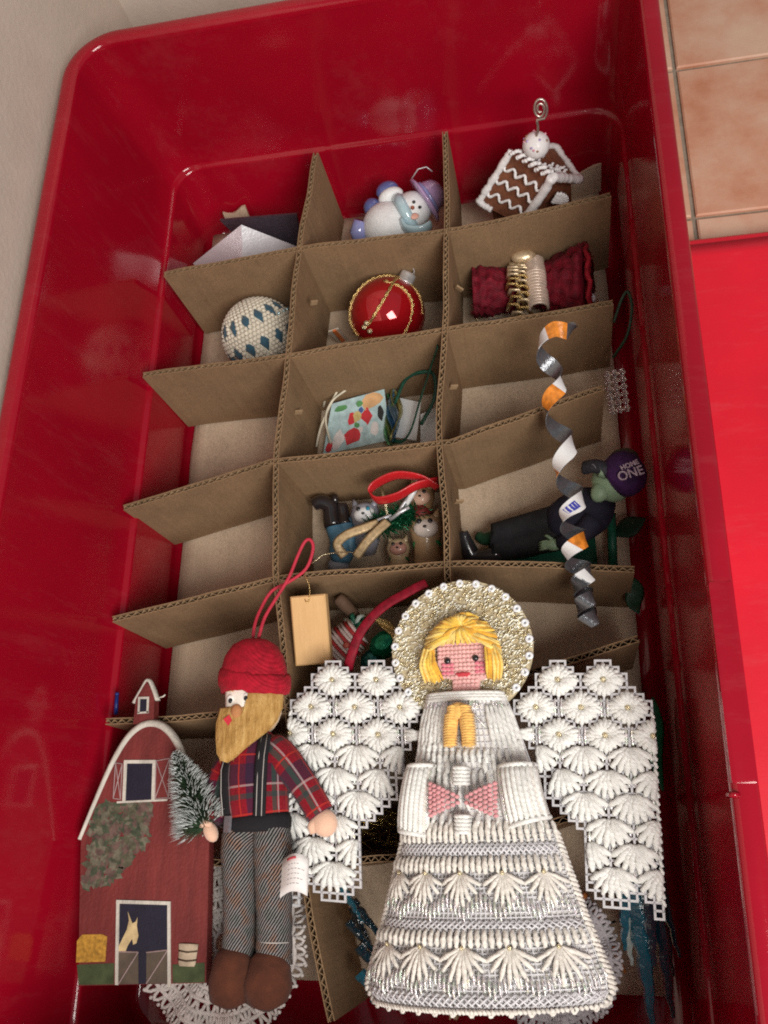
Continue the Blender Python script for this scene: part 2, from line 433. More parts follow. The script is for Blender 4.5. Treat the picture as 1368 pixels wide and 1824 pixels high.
# loose pale flaps of the sheet standing at the far end
for lb, pts in (('small pale cardboard flap standing behind the silver star', (-7.9, 31.0, -6.0, 31.1)), ('pale cardboard flap beside the silver star against the divider', (-.8, 30.9, .9, 31.0)), ('pale cardboard flap behind the gingerbread house by the tote corner', (17.6, 30.3, 20.6, 30.7))):
    x0, y0, x1, y1 = pts
    b = MB(); b.sheet(lambda u, v: (x0+(x1-x0)*u, y0+(y1-y0)*u+.3*v*v, -7.6+2.2*v-.3*math.sin(u*5)*v), 6, 4, .2)
    tag(b.build('cardboard_flap', CARD_PALE, smooth=False), lb, 'cardboard')

# ================================================================== the needlework angel
WHITE = yarn('yarn_white', (.85, .85, .82), sheen=.4)
CREAM = yarn('yarn_cream', (.80, .76, .70))
PINK = yarn('yarn_pink', (.74, .34, .36))
SKINY = yarn('yarn_skin_pink', (.86, .50, .48))
CHEEK = yarn('yarn_cheek', (.80, .22, .30))
LIPS = yarn('yarn_red_lips', (.62, .05, .07))
YELLOW = yarn('yarn_yellow', (.92, .58, .09), var=.25)
PEACH = yarn('yarn_peach', (.92, .54, .15), var=.2)
BLACK = mat('black_bead', (.012, .012, .015), .25, spec=.6)
CANVAS = mat('plastic_canvas', (.76, .75, .78), .3, spec=.6, var=.08, bump=.1, Transmission_Weight=.25)
LINING = mat('lining', (.80, .78, .75), .8)
def iridescent():
    t = NT('iridescent_thread', .22, .55, .6)
    t.color(t.ramp(t.noise(420, 2), [(.3, (.62, .80, .66)), (.45, (.9, .92, .84)), (.55, (.82, .74, .84)), (.7, (.92, .92, .70))]))
    t.bump(t.noise(2500, 1), .6, .0006); MATS['iridescent_thread'] = t.m; return t.m
IRID = iridescent()
def gold(name, c, rough=.3, scale=1800):
    t = NT(name, rough, .9, .6)
    t.color(t.ramp(t.noise(scale, 2), [(.3, vary(c, .55)), (.6, vary(c, 1.25))])); t.bump(t.noise(3000, 2), .7, .0006); MATS[name] = t.m; return t.m
GOLD = gold('gold_thread', (.72, .52, .22)); PALEGOLD = gold('pale_gold_thread', (.80, .70, .46), .28)
AF = frame((11.013, -7.23, 1.80), (.99166, 0, .12892), (0, 1, 0))
angel = thing('angel_ornament', 'large white needlework angel with gold halo, yellow hair and wide lattice wings', 'angel', (11.9, -13.5, 0))
def strand(b, p0, p1, r=.12, lift=.14, n=6, z=.06):
    """one yarn stitch from p0 to p1 (u, v[, w]) arching a little off the canvas"""
    a = Vector((p0[0], p0[1], p0[2] if len(p0) > 2 else z)); c = Vector((p1[0], p1[1], p1[2] if len(p1) > 2 else z))
    pts = []; rr = []
    j = random.uniform(.92, 1.08)
    sd = Vector((random.uniform(-.03, .03), random.uniform(-.03, .03), 0))
    for k in range(5):
        t = k/4; q = a.lerp(c, t); q.z += lift*j*math.sin(math.pi*t); q += sd*math.sin(math.pi*t); pts.append(q); rr.append(r*j*(.62, .95, 1.05, .98, .66)[k])
    b.yarn(pts, rr)
ROWS = {}
def rows():
    R = {0: [(5, 7), (11, 13)], 1: [(4, 8), (10, 14)], 2: [(3, 15)], 3: [(3, 15)], 4: [(2, 16)], 5: [(1, 17)], 6: [(0, 18)], 7: [(0, 18)], 8: [(1, 18)]}
    for j in range(9, 13): R[j] = [(2, 18)]
    for j in range(13, 17): R[j] = [(3, 18)]
    for j in range(17, 20): R[j] = [(4, 18)]
    R[20] = [(5, 18)]; R[21] = [(6, 18)]; R[22] = [(7, 18)]; R[23] = [(8, 18)]
    for j in range(24, 32): R[j] = [(9, 18)]
    R[32] = [(10, 15), (16, 18)]; R[33] = [(11, 14), (17, 18)]; R[34] = [(17, 18)]
    return R
WR = rows()
def inside(i, j):
    r = WR.get(int(math.floor(j))); return bool(r) and any(a-.05 <= i <= b+.05 for a, b in r)
def wing(side):
    if side > 0: cell = lambda i, j: (4.82+.363*(i-6)-.010*(j-3), .56-.015*(i-6)-.325*(j-3))
    else: cell = lambda i, j: (-4.64-.415*(i-6)+.020*(j-3), .97+.017*(i-6)-.349*(j-3))
    wv = MB(AF); edges = set()
    for j, spans in WR.items():
        for a, c in spans:
            for i in range(a, c): edges |= {((i, j), (i+1, j)), ((i, j+1), (i+1, j+1)), ((i, j), (i, j+1)), ((i+1, j), (i+1, j+1))}
    for (a, c) in edges:
        p, q = Vector(cell(*a)), Vector(cell(*c)); d = (q-p).normalized(); n = Vector((-d.y, d.x))*.052
        p2, q2 = p-d*.05, q+d*.05; vs = []
        for z in (-.05, .06):
            for pt, sg in ((p2, -1), (q2, -1), (q2, 1), (p2, 1)): vs.append((pt.x+n.x*sg, pt.y+n.y*sg, z+(.004 if a[0] == c[0] else 0)))
        wv.add(vs, [(3, 2, 1, 0), (4, 5, 6, 7), (0, 1, 5, 4), (1, 2, 6, 5), (2, 3, 7, 6), (3, 0, 4, 7)])
    w_ = wv.build('wing', CANVAS, angel, smooth=False)
    S = .36
    def flower(ci, cj):
        b = MB(AF); n = 0
        for dx, dy in ((1, 0), (-1, 0), (0, 1), (0, -1)):
            for o, ln in ((-1.25, 1.85), (-.62, 2.4), (0, 2.65), (.62, 2.4), (1.25, 1.85)):
                ei, ej = ci+dx*ln+(o if dy else 0), cj+dy*ln*.9+(o if dx else 0)
                if not inside(ei, ej): continue
                c0 = cell(ci+.25*dx+.2*(o if dy else 0), cj+.25*dy+.2*(o if dx else 0)); strand(b, c0, cell(ei, ej), .145, .16); n += 1
        if n: 
            f = b.build('flower_stitch', WHITE, w_)
            if n > 8:
                k = MB(AF); c = cell(ci, cj); k.ell((*c, .26), (.13, .13, .09), 8, 6); k.build('flower_centre', PALEGOLD, w_)
    def fan(ci, cj):
        b = MB(AF); n = 0
        for dx, dy in ((-2.85, 1.3), (-2.4, 2.5), (-1.5, 3.2), (-.5, 3.55), (.5, 3.55), (1.5, 3.2), (2.4, 2.5), (2.85, 1.3)):
            ei, ej = ci+dx, cj+dy
            if not inside(ei, ej): continue
            strand(b, cell(ci+dx*.16, cj-.15), cell(ei, ej), .155, .16); n += 1
        if n: b.build('fan_stitch', WHITE, w_)
    for c in ((6, 2.9), (12, 2.9), (3, 7), (9, 7), (15, 7), (6, 11), (12, 11), (0, 11), (18, 11)): flower(*c)
    for c in ((3, 12.9), (9, 12.9), (15, 12.9), (6, 16.2), (12, 16.2), (18, 16.2), (9, 19.4), (15, 19.4), (12, 22.8), (18, 22.8), (9.3, 26), (15, 26), (12.4, 29.2), (18, 29.2)): fan(*c)
    m = MB(AF)
    for ci, cj in ((6, 7), (12, 7), (3, 11), (9, 11), (15, 11), (6, 14), (12, 14), (9, 17.2), (15, 17.2), (12, 20.6), (18, 20.0), (15, 23.9), (18, 27), (12, 26.8), (10, 25), (15.3, 30), (18, 13.8), (9, 13.4)):
        L = 1.35 if cj < 12 else .75
        for o in (-.42, .42):
            if inside(ci+o, cj-L) and inside(ci+o, cj+L): strand(m, cell(ci+o, cj-L), cell(ci+o, cj+L), .062, .1)
    m.build('shiny_stitch', IRID, w_)
    ed = MB(AF)     # overcast yarn along the straight outer edge
    for k in range(26):
        j = 7.5+k
        strand(ed, cell(17.85, j), cell(18.25, j+.9), .07, .05, 5)
    ed.build('edge_stitch', WHITE, w_)
wing(1); wing(-1)
# ---- halo
ha = MB(AF); HC = (-.05, 2.42); HR = (3.74, 3.62)
def on_halo(r, a, w=0.0): return (HC[0]+HR[0]*r*math.cos(a), HC[1]+HR[1]*r*math.sin(a), w)
ha.add([on_halo(1, 2*math.pi*k/48, z) for z in (.0, .12) for k in range(48)], [tuple(range(47, -1, -1)), tuple(range(48, 96))] + [(k, (k+1) % 48, 48+(k+1) % 48, 48+k) for k in range(48)])
halo = ha.build('halo', mat('halo_gold_ground', (.52, .44, .29), .5, .1, var=.35, scale=600), angel, angle=40)
for nm, mm, cnt, off in (('gold_stitch', PALEGOLD, 800, 0), ('silver_stitch', mat('champagne_thread', (.88, .84, .72), .25, .2, spec=.9), 900, 1)):
    g = MB(AF)
    for _ in range(cnt):
        r = math.sqrt(random.uniform(.12, .97)); a = random.uniform(0, 2*math.pi); p = Vector(on_halo(r, a, .13))
        d = Vector((math.cos(.55+random.gauss(0, .35)), math.sin(.55+random.gauss(0, .35)), 0))*random.uniform(.08, .19)
        g.tube([p-d, p+Vector((0, 0, random.uniform(.05, .14))), p+d], [.022, .045, .022], 4)
    g.build(nm, mm, halo)['kind'] = 'stuff'
BEADW = mat('white_bead', (.80, .82, .86), .18, spec=.7, var=.04, bump=0)
BEADG = mat('bead_hole', (.20, .22, .27), .35, bump=0)
for k in range(19):
    a = math.radians(-38+ k*(360-104+ 0)/18); c = on_halo(.955, a, .2)
    t = MB(AF); t.tube([(c[0]+.135*math.cos(q), c[1]+.135*math.sin(q), .2) for q in [2*math.pi*i/12 for i in range(12)]], .085, 8, closed=True, up=(0, 0, 1))
    bd = t.build('bead', BEADW, halo)
    h = MB(AF); h.ell((c[0], c[1], .16), (.09, .09, .06), 8, 6); h.build('bead_hole', BEADG, bd)
# ---- head: stitched face, eyes, mouth, hair
fw = .46
head = MB(AF); head.prism([(-1.25, 2.75), (1.6, 2.7), (1.5, 1.5), (1.35, .8), (.95, .7), (.95, -.1), (-.42, -.1), (-.42, .75), (-.9, .95), (-1.2, 1.6)], .1, fw)
hd = head.build('face', SKINY, angel, smooth=False)
rowsf = MB(AF); cheek = MB(AF)
for k in range(13):
    v = 2.62-k*.215
    lo, hi = (-1.2, 1.55) if v > 1.6 else ((-1.0, 1.4) if v > .85 else (-.38, .92))
    n = int((hi-lo)/.2)
    for i in range(n):
        u = lo+(hi-lo)*(i+.5)/n
        tgt = cheek if (.95 < v < 1.6 and (u < -.35 or u > .65)) else rowsf
        tgt.ell((u, v+random.uniform(-.015, .015), fw+.02), (.125, .095, .08), 8, 5)
rowsf.build('face_stitch', SKINY, hd); cheek.build('cheek_stitch', CHEEK, hd)
for u, v in ((-.66, 1.72), (.80, 1.80)):
    e = MB(AF); e.ell((u, v, fw+.1), (.17, .17, .13), 12, 8); e.build('eye', BLACK, hd)
lp = MB(AF)
for d in (-.30, -.18, -.06, .06, .18, .30): strand(lp, (.13+d, 1.12-.1*abs(d), fw+.06), (.13+d*.6, .9, fw+.06), .07, .05, 5)
strand(lp, (-.25, 1.03, fw+.08), (.52, 1.03, fw+.08), .07, .06, 5); lp.build('mouth', LIPS, hd)
HRS = [MB(AF), MB(AF), MB(AF)]
def lock(pts, r=.08):
    P = bez([Vector(p)+Vector((random.uniform(-.05, .05), random.uniform(-.05, .05), random.uniform(-.05, .06))) for p in pts], 12); random.choice(HRS).yarn(P, [r*(.7+.5*math.sin(math.pi*i/(len(P)-1))) for i in range(len(P))], 7, 14, .9, 5)
for k in range(22):                                     # crown sweeping to both sides from the parting
    t = k/21; a = math.radians(90+t*92)
    e = (-.02+1.95*math.cos(a), 2.1+1.95*math.sin(a))
    lock([(.12+random.uniform(-.05, .05), 3.15+.35*(1-t), .85), ((e[0]+.1)*.62, 3.0+(e[1]-2.9)*.72, .98), (e[0], e[1], .45)])
    a = math.radians(90-t*92); e = (.12+1.98*math.cos(a), 2.1+1.93*math.sin(a))
    lock([(.16+random.uniform(-.05, .05), 3.15+.35*(1-t), .85), ((e[0]+.1)*.62, 3.0+(e[1]-2.9)*.72, .98), (e[0], e[1], .45)])
for k in range(20):                                     # fringe
    t = k/19; u = -1.15+2.75*t
    lock([(.14+.25*(t-.5), 3.3, .95), ((u+.14)*.55, 2.98, 1.02), (u, 2.58-.1*abs(t-.5), .62)])
for k in range(9):                                      # bobbed sides
    t = k/8
    lock([(-1.75+.45*t, 2.35, .8), (-2.0+.75*t, 1.5, .86), (-1.78+.92*t-.05, .62+.18*abs(t-.4), .5)])
    lock([(1.42+.45*t, 2.35, .8), (1.5+.68*t, 1.5, .86), (1.36+.7*t, .62+.18*abs(t-.5), .5)])
for k in range(10):
    lock([(-.45+.09*k, 3.98-.02*abs(k-5), .62), (.0+.05*k, 4.06, .7), (.45+.06*k, 3.92, .58)])
for h_, c_ in zip(HRS, (YELLOW, yarn('yarn_amber', (.86, .45, .05), var=.25), yarn('yarn_light_yellow', (.95, .68, .20), var=.2))): h_.build('hair', c_, hd)
# ---- dress surfaces
def lerp(a, b, t): return a+(b-a)*t
def pw(t, pts):
    for (a, x), (c, y) in zip(pts, pts[1:]):
        if t <= c: return lerp(x, y, max(0, (t-a)/(c-a)))
    return pts[-1][1]
def sk(s, t, d=0.0):                                     # skirt: s -1..1 across, t 0 waist .. 1 hem, d off the surface
    hw = pw(t, [(-.1, 3.6), (0, 3.72), (.5, 4.75), (.85, 5.62), (.92, 5.7), (1, 5.3)]); cu = lerp(.72, .95, t)
    v = lerp(-6.45, -13.65, t)+lerp(.10, .25, t)*s - .05*(1-s*s)
    B = lerp(1.9, 3.0, t)
    w = .15+(B+d)*max(0, 1-s*s)**.6
    return (cu+(hw+d*.6)*s, v, w+d*.4)
def bd(s, t, d=0.0):                                     # bodice: t 0 collar .. 1 waist
    hw = pw(t, [(0, 1.95), (.15, 2.3), (.5, 2.85), (1, 3.55)]); cu = lerp(.17, .72, t); v = lerp(.05, -6.5, t)
    return (cu+hw*s, v, .3+(pw(t, [(0, .5), (.3, .9), (1, 1.7)])+d)*max(0, 1-s*s)**.6)
dress = MB(AF); dress.sheet(lambda u, v: sk(u*1.96-.98, v, -.16), 36, 20, .05); dr = dress.build('skirt', LINING, angel)
bo = MB(AF); bo.sheet(lambda u, v: bd(u*1.96-.98, v, -.1), 24, 16, .05); bod = bo.build('bodice', LINING, angel)
cv = MB(AF)
for k in range(45):
    s = -1+2*k/44; cv.tube([sk(s, j/14, -.03) for j in range(15)], .045, 4)
for k in range(37):
    t = k/36; cv.tube([sk(-1+2*i/28, t, -.03) for i in range(29)], .042, 4)
for t0_, t1_ in ((.07, .145), (.515, .575), (.905, .975)):      # open diagonal lattice bands
    n = 34
    for k in range(-2, n+2):
        for sg in (1, -1):
            s0 = -1+2*(k+.5)/n; s1 = s0+sg*.11
            if abs(s0) < 1 and abs(s1) < 1: cv.tube([sk(s0, t0_, .02), sk((s0+s1)/2, (t0_+t1_)/2, .05), sk(s1, t1_, .02)], .05, 4)
cv.build('canvas_mesh', CANVAS, dr)
cb = MB(AF)
for k in range(23): s = -1+2*k/22; cb.tube([bd(s, j/12, -.02) for j in range(13)], .045, 4)
for k in range(22): t = k/21; cb.tube([bd(-1+2*i/20, t, -.02) for i in range(21)], .042, 4)
cb.build('canvas_mesh', CANVAS, bod)
def sstr(b, fn, s0, t0_, s1, t1_, r, lift=.1, n=6):
    pts = []; j = random.uniform(.92, 1.08)
    for k in range(5):
        q = k/4; pts.append(fn(lerp(s0, s1, q), lerp(t0_, t1_, q), .04+lift*j*math.sin(math.pi*q)))
    b.yarn(pts, [r*j*c for c in (.65, .95, 1.05, .98, .68)])
for t0_, t1_, n in ((-.06, .065, 27), (.15, .245, 30), (.57, .66, 33)):
    b = MB(AF)
    for k in range(n):
        s = -.965+1.93*k/(n-1); sstr(b, sk, s, t0_+random.uniform(-.006, .006), s, t1_+random.uniform(-.006, .006), .118, .1)
    b.build('upright_stitch', CREAM, dr)
for top, ss, H_ in ((.25, (-.86, -.5, -.1, .34, .74), .19), (.665, (-.80, -.45, -.07, .32, .70), .205)):
    for s in ss:
        b = MB(AF)
        for ds, dt in ((-.205, .34), (-.165, .6), (-.10, .84), (-.035, 1.02), (.035, 1.02), (.10, .84), (.165, .6), (.205, .34)):
            if abs(s+ds) < .99: sstr(b, sk, s+ds*.1, top, s+ds, top+dt*H_, .098, .13)
        b.build('fan_stitch', CREAM, dr)
        k = MB(AF); k.ell(sk(s, top-.004, .18), (.1, .1, .07), 8, 6); k.build('fan_top', PALEGOLD, dr)
m = MB(AF)
for top, H_, n in ((.35, .17, 46), (.765, .18, 50)):
    for k in range(n):
        s = -.95+1.9*k/(n-1); z = abs(((k+3) % 8)-4)/4
        sstr(m, sk, s, top+.075*z, s+.006, top+.075*z+.095, .058, .1, 5)
m.build('shiny_stitch', IRID, dr)
b = MB(AF)                                               # overcast edges and hem with little picots
for k in range(36):
    t = k/35
    for sg in (-1, 1): sstr(b, sk, sg*.955, t, sg*1.0, min(1, t+.03), .10, .06, 5)
for k in range(60):
    s = -1+2*k/59; sstr(b, sk, s, .985, min(1, s+.03), 1.004, .085, .05, 5)
for k in range(13):
    s = -.92+1.84*k/12; sstr(b, sk, s-.02, 1.0, s, 1.022, .07, .02, 5); sstr(b, sk, s, 1.022, s+.02, 1.0, .07, .02, 5)
b.build('edge_stitch', CREAM, dr)
# bodice stitching
b = MB(AF)
for k in range(7):
    s = -.95+.09*k; sstr(b, bd, s, .10, s, .40+.03*(k % 2), .12, .1)
for k in range(6):
    s = .52+.09*k; sstr(b, bd, s, .10, s, .40+.03*(k % 2), .12, .1)
for k in range(13):
    s = -.93+1.86*k/12
    if abs(s) > .28: sstr(b, bd, s, .50, s, .60, .12, .1)
for k in range(15): s = -.9+1.8*k/14; sstr(b, bd, s, .88, s, 1.0, .12, .1)
for k in range(17):
    s = -.93+1.86*k/16
    sstr(b, bd, s, .43, s, .53, .115, .1)
    if not (-.2 < s < .75): sstr(b, bd, s, .36, s, .45, .115, .1)
    sstr(b, bd, s, .58, s, .70, .115, .1); sstr(b, bd, s, .70, s, .86, .115, .1)
for k in range(5): s = -.62+.11*k; sstr(b, bd, s, .12, s, .38, .115, .1)
b.build('upright_stitch', WHITE, bod)
b = MB(AF)
for k in range(3): b.tube([bd(-1+2*i/14, .005+.022*k, .1+.02*math.sin(i*2.1+k)) for i in range(15)], .11, 6)
b.build('collar', WHITE, bod)
b = MB(AF)
for k in range(34): s = -.9+1.8*random.random(); sstr(b, bd, s, .05+.05*random.random(), s+random.uniform(-.05, .05), .10+.06*random.random(), .05, .08, 4)
sstr(b, bd, .12, .10, .42, .27, .05, .3, 5)
b.build('shiny_stitch', IRID, bod)
# praying hands
hn = None
for cx, lean in ((-.20, -.35), (.50, .35)):
    b = MB(AF); b.tube([(cx-lean*.2+.14*(1 if cx < 0 else -1), -.85, 1.25), (cx, -1.5, 1.55), (cx+lean*.3, -2.15, 1.55), (cx+lean*.3, -2.6, 1.35)], [.22, .33, .34, .25], 10)
    p = b.build('hand', PEACH, angel)
    k = MB(AF)
    for i in range(15):
        v = -.8-i*.128; c = cx+lean*.3*min(1, i/8)
        if i < 3: c += .1*(1 if cx < 0 else -1)
        k.tube([(c-.33, v-.03, 1.38), (c-.2, v, 1.76), (c+.02, v+.02, 1.9), (c+.22, v+.03, 1.76), (c+.33, v+.04, 1.38)], [.06, .085, .09, .085, .06], 5)
    k.build('wrapped_stitch', PEACH, p)
b = MB(AF); b.ell((.15, -.95, 1.6), (.5, .42, .32), 14, 9); b.build('fingertips', PEACH, angel)
# sleeves
for q, n in ((((-2.45, -3.55), (-1.05, -3.5), (-1.35, -6.75), (-2.9, -6.5)), 7), (((2.0, -3.6), (3.75, -3.5), (4.3, -5.85), (2.35, -6.35)), 8)):
    def sv(s, t, d=0.0):
        a = Vector(q[0]).lerp(Vector(q[1]), s); c = Vector(q[3]).lerp(Vector(q[2]), s); p = a.lerp(c, t)
        return (p.x, p.y, 1.15+(1.0+d)*max(0, 1-(2*s-1)**2)**.5+.35*math.sin(math.pi*t))
    b = MB(AF); b.sheet(lambda u, v: sv(u, v, -.05), 10, 8, .05); sl = b.build('sleeve', CREAM, angel)
    b = MB(AF)
    for k in range(n):
        s = .06+.88*k/(n-1); b.tube([sv(s, t/6, .05) for t in range(7)], [.11, .13, .13, .13, .13, .13, .1], 6)
    b.build('upright_stitch', WHITE, sl)
    for t in range(2):
        b = MB(AF); b.tube([sv(i/8, (.01, .99)[t], .12) for i in range(9)], .12, 6); b.build('cuff', WHITE, sl)
    b = MB(AF); s = .93 if q[0][0] < 0 else .07; b.tube([sv(s, t/6, .2) for t in range(7)], .065, 5); b.build('shiny_stitch', IRID, sl)
# pink bow with white knots
bow = None
for sg in (-1, 1):
    b = MB(AF)
    for i in range(7):
        f = (i+.6)/7; hgt = .22+.62*f; n = int(2*hgt/.2)
        for j in range(n):
            v = -5.12-hgt+2*hgt*(j+.5)/n; u = .42+sg*(.1+1.45*f if sg < 0 else .1+1.6*f)
            b.ell((u+random.uniform(-.02, .02), v, 2.15+.35*math.sin(f*2.6)+random.uniform(-.02, .02)), (.135, .105, .11), 8, 5)
    b.build('bow_loop', PINK, angel)
for u, v in ((.36, -4.05), (.42, -6.2)):
    b = MB(AF)
    for k in range(5): b.tube([(u-.36, v+.34-.17*k, 2.1), (u-.2, v+.34-.17*k, 2.5), (u+.2, v+.33-.17*k, 2.5), (u+.36, v+.34-.17*k, 2.1)], .1, 6)
    b.build('white_knot', WHITE, angel)

# ================================================================== painted wooden barn
def brushed(name, c):
    t = NT(name, .65, 0, .35); st = t.noise(140, 5, .7, stretch=(1, .12, 1)); bl = t.noise(35, 4)
    col = t.ramp(t.math('ADD', t.math('MULTIPLY', st, .6), t.math('MULTIPLY', bl, .4)), [(.3, vary(c, .6)), (.5, c), (.68, vary(c, 1.45))])
    chip = t.ramp(t.noise(300, 6, .7), [(.70, (0, 0, 0)), (.74, (1, 1, 1))])
    t.color(t.mix(chip, col, vary(c, .45))); t.bump(t.math('ADD', st, t.noise(600, 2)), .5, .0008); MATS[name] = t.m; return t.m
BARN = brushed('barn_red_paint', (.165, .026, .024))
TRIM = brushed('barn_white_paint', (.55, .52, .46))
NAVYP = mat('barn_dark_paint', (.012, .012, .028), .5)
PLY = mat('plywood_edge', (.30, .19, .10), .7)
barn = thing('barn_ornament', 'flat painted red wooden barn ornament with white curved roof edge and cupola', 'barn', (-5.9, -14, .05))
outl = [(-8.88, -21.25), (-2.05, -20.85), (-2.5, -13.81), (-3.3, -11.9), (-4.1, -10.6), (-4.6, -9.75), (-5.15, -9.0), (-5.75, -8.55), (-6.4, -8.38), (-7.05, -8.5), (-7.6, -8.95), (-8.05, -9.6), (-8.6, -10.76), (-9.2, -12.4), (-9.75, -14.17), (-9.72, -14.6), (-9.3, -18)]
brd = shape(lambda b: b.prism(outl, .08, .78), 'board', BARN, barn, smooth=False)
roofline = [(-9.85, -14.3, .55), (-9.25, -12.5, .55), (-8.65, -10.8, .55), (-8.1, -9.6, .55), (-7.6, -8.85, .55), (-7.0, -8.38, .55), (-6.4, -8.25, .55), (-5.75, -8.42, .55), (-5.15, -8.9, .55), (-4.65, -9.6, .55), (-4.3, -10.35, .55), (-4.1, -10.9, .55)]
rp = bez(roofline, 44)
shape(lambda b: b.tube(rp, [(.14+.10*math.sin(math.pi*min(1, i/len(rp)*1.05)), .36) for i in range(len(rp))], 8, up=(0, 0, 1)), 'roof_edge', TRIM, barn)
def rect_frame(b, x0, y0, x1, y1, wd, z0, z1, sk=0.0):
    for (ax, ay, bx_, by_) in ((x0, y0, x0+sk, y1), (x1, y0, x1+sk, y1)): b.prism([(ax-wd, ay), (ax+wd, ay), (bx_+wd, by_), (bx_-wd, by_)], z0, z1)
    b.prism([(x0+sk-wd, y1-wd), (x1+sk+wd, y1-wd), (x1+sk+wd, y1+wd), (x0+sk-wd, y1+wd)], z0, z1+.004)
lw = shape(lambda b: b.prism([(-7.5, -12.32), (-5.82, -12.25), (-6.0, -10.27), (-7.65, -10.33)], .77, .785), 'loft_window', NAVYP, barn, smooth=False)
def lwf(b): rect_frame(b, -7.5, -12.35, -5.82, -10.3, .09, .78, .83, -.16); b.prism([(-7.9, -12.46), (-5.0, -12.32), (-5.0, -12.22), (-7.9, -12.36)], .78, .82)
shape(lwf, 'window_frame', TRIM, lw, smooth=False)
for pts in ([(-5.72, -12.2), (-4.95, -12.15), (-5.1, -10.12), (-5.88, -10.25)], [(-8.15, -12.2), (-7.72, -12.25), (-7.85, -10.4), (-8.25, -10.35)]):
    sh = shape(lambda b: b.prism(pts, .775, .80), 'shutter', BARN, barn, smooth=False)
    def brace(b):
        for a, c in ((0, 2), (1, 3), (0, 1), (1, 2), (2, 3), (3, 0)):
            p, q = Vector((*pts[a], .81)), Vector((*pts[c], .81)); b.tube([p, q], .028, 4)
    shape(brace, 'brace', mat('barn_grey_lines', (.36, .26, .26), .7), sh, smooth=False)
dw = shape(lambda b: b.prism([(-6.78, -21.1), (-3.95, -20.95), (-4.28, -17.22), (-7.25, -17.42)], .77, .786), 'doorway', NAVYP, barn, smooth=False)
shape(lambda b: rect_frame(b, -6.78, -21.12, -3.95, -17.3, .085, .78, .84, -.42), 'door_frame', TRIM, dw, smooth=False)
for q in ([(-6.7, -21.08), (-5.62, -21.03), (-5.8, -19.6), (-6.9, -19.62)], [(-5.2, -21.0), (-4.05, -20.95), (-4.22, -19.45), (-5.35, -19.6)]):
    hd_ = shape(lambda b: b.prism(q, .785, .80), 'half_door', mat('barn_stall_brown', (.10, .075, .055), .7), dw, smooth=False)
    shape(lambda b: [b.tube([(*q[0], .81), (*q[2], .81)], .03, 4), b.tube([(*q[3], .81), (*q[2], .81)], .03, 4)], 'brace', mat('barn_grey_lines', (.36, .26, .26), .7), dw, smooth=False)
horse = [(-7.0, -19.6), (-6.55, -18.6), (-6.48, -18.15), (-6.6, -17.75), (-6.42, -18.05), (-6.28, -18.3), (-6.1, -18.2), (-6.03, -18.0), (-6.02, -18.4), (-5.88, -18.85), (-5.95, -19.2), (-6.12, -19.28), (-6.2, -19.0), (-6.42, -19.35), (-6.5, -19.62)]
shape(lambda b: b.prism(horse, .785, .81), 'painted_horse', mat('horse_cream', (.55, .42, .22), .7, var=.3), dw, smooth=False)
shape(lambda b: b.prism([(-9.15, -20.2), (-7.55, -20.1), (-7.6, -18.95), (-7.9, -18.85), (-9.0, -18.9), (-9.25, -19.2)], .77, .80), 'hay_bale', mat('hay_ochre', (.42, .22, .03), .8, var=.4, scale=500), barn, smooth=False)
def grass(b):
    b.prism([(-8.9, -21.2), (-6.95, -21.1), (-7.05, -20.15), (-9.15, -20.3)], .77, .79); b.prism([(-3.8, -20.92), (-2.12, -20.83), (-2.2, -19.95), (-3.9, -20.1)], .77, .79)
for q in ([(-8.86, -21.2), (-6.95, -21.1), (-7.05, -20.15), (-9.1, -20.3)], [(-3.8, -20.92), (-2.12, -20.83), (-2.2, -19.95), (-3.9, -20.1)]):
    shape(lambda b: b.prism(q, .77, .792), 'painted_grass', mat('barn_grass', (.055, .075, .03), .8, var=.3), barn, smooth=False)
bk = shape(lambda b: b.lathe([(.40, 0), (.46, .1), (.52, .9), (.54, 1.0), (.46, 1.02)], 16, Matrix.Translation((-3.12, -20.15, .82)) @ Matrix.Rotation(-math.pi/2, 4, 'X') @ Matrix.Diagonal((1, .14, 1, 1))), 'painted_basket', mat('basket_tan', (.45, .36, .26), .8, var=.3), barn)
for yy in (-19.85, -19.45): shape(lambda b: b.tube([(-3.6, yy, .86), (-3.12, yy-.06, .91), (-2.62, yy, .86)], .04, 5), 'basket_band', mat('basket_dark', (.08, .05, .03), .8), barn)
def ivyf(b):
    for _ in range(150):
        a = random.random(); c = random.random()
        x = lerp(-9.3, -5.8, a); y = lerp(-12.5, -16.6, c)
        lim = -5.85 if y > -14.2 else lerp(-5.85, -7.9, (-14.2-y)/2.4)
        if x > lim or x < -9.55+.5*max(0, (-12.4-y-2)*-.6): continue
        if y > -12.9 and x > -5.9: continue
        r = random.uniform(.14, .34); an = random.random()*6.28; z = .793+random.random()*.006
        pts = [(x+r*k_*math.cos(an+q), y+r*k_*math.sin(an+q), z) for q, k_ in ((0, 1.3), (1.3, .7), (3.14, 1), (5, .7))]
        b.add(pts+[(p[0], p[1], p[2]-.02) for p in pts], [(0, 1, 2, 3), (7, 6, 5, 4), (0, 4, 5, 1), (1, 5, 6, 2), (2, 6, 7, 3), (3, 7, 4, 0)])
for nm_, c_ in (('ivy_grey_green', (.085, .080, .050)), ('ivy_green', (.055, .070, .042)), ('ivy_mauve', (.120, .075, .062)), ('ivy_pale', (.13, .12, .085))):
    iv = shape(ivyf, 'painted_ivy', mat(nm_, c_, .8, var=.45, scale=260), barn, smooth=False); iv['kind'] = 'stuff'
cup = shape(lambda b: b.prism([(-7.52, -8.28), (-6.3, -8.25), (-6.42, -6.72), (-6.98, -5.92), (-7.52, -6.78)], .1, .7), 'cupola', BARN, barn, smooth=False)
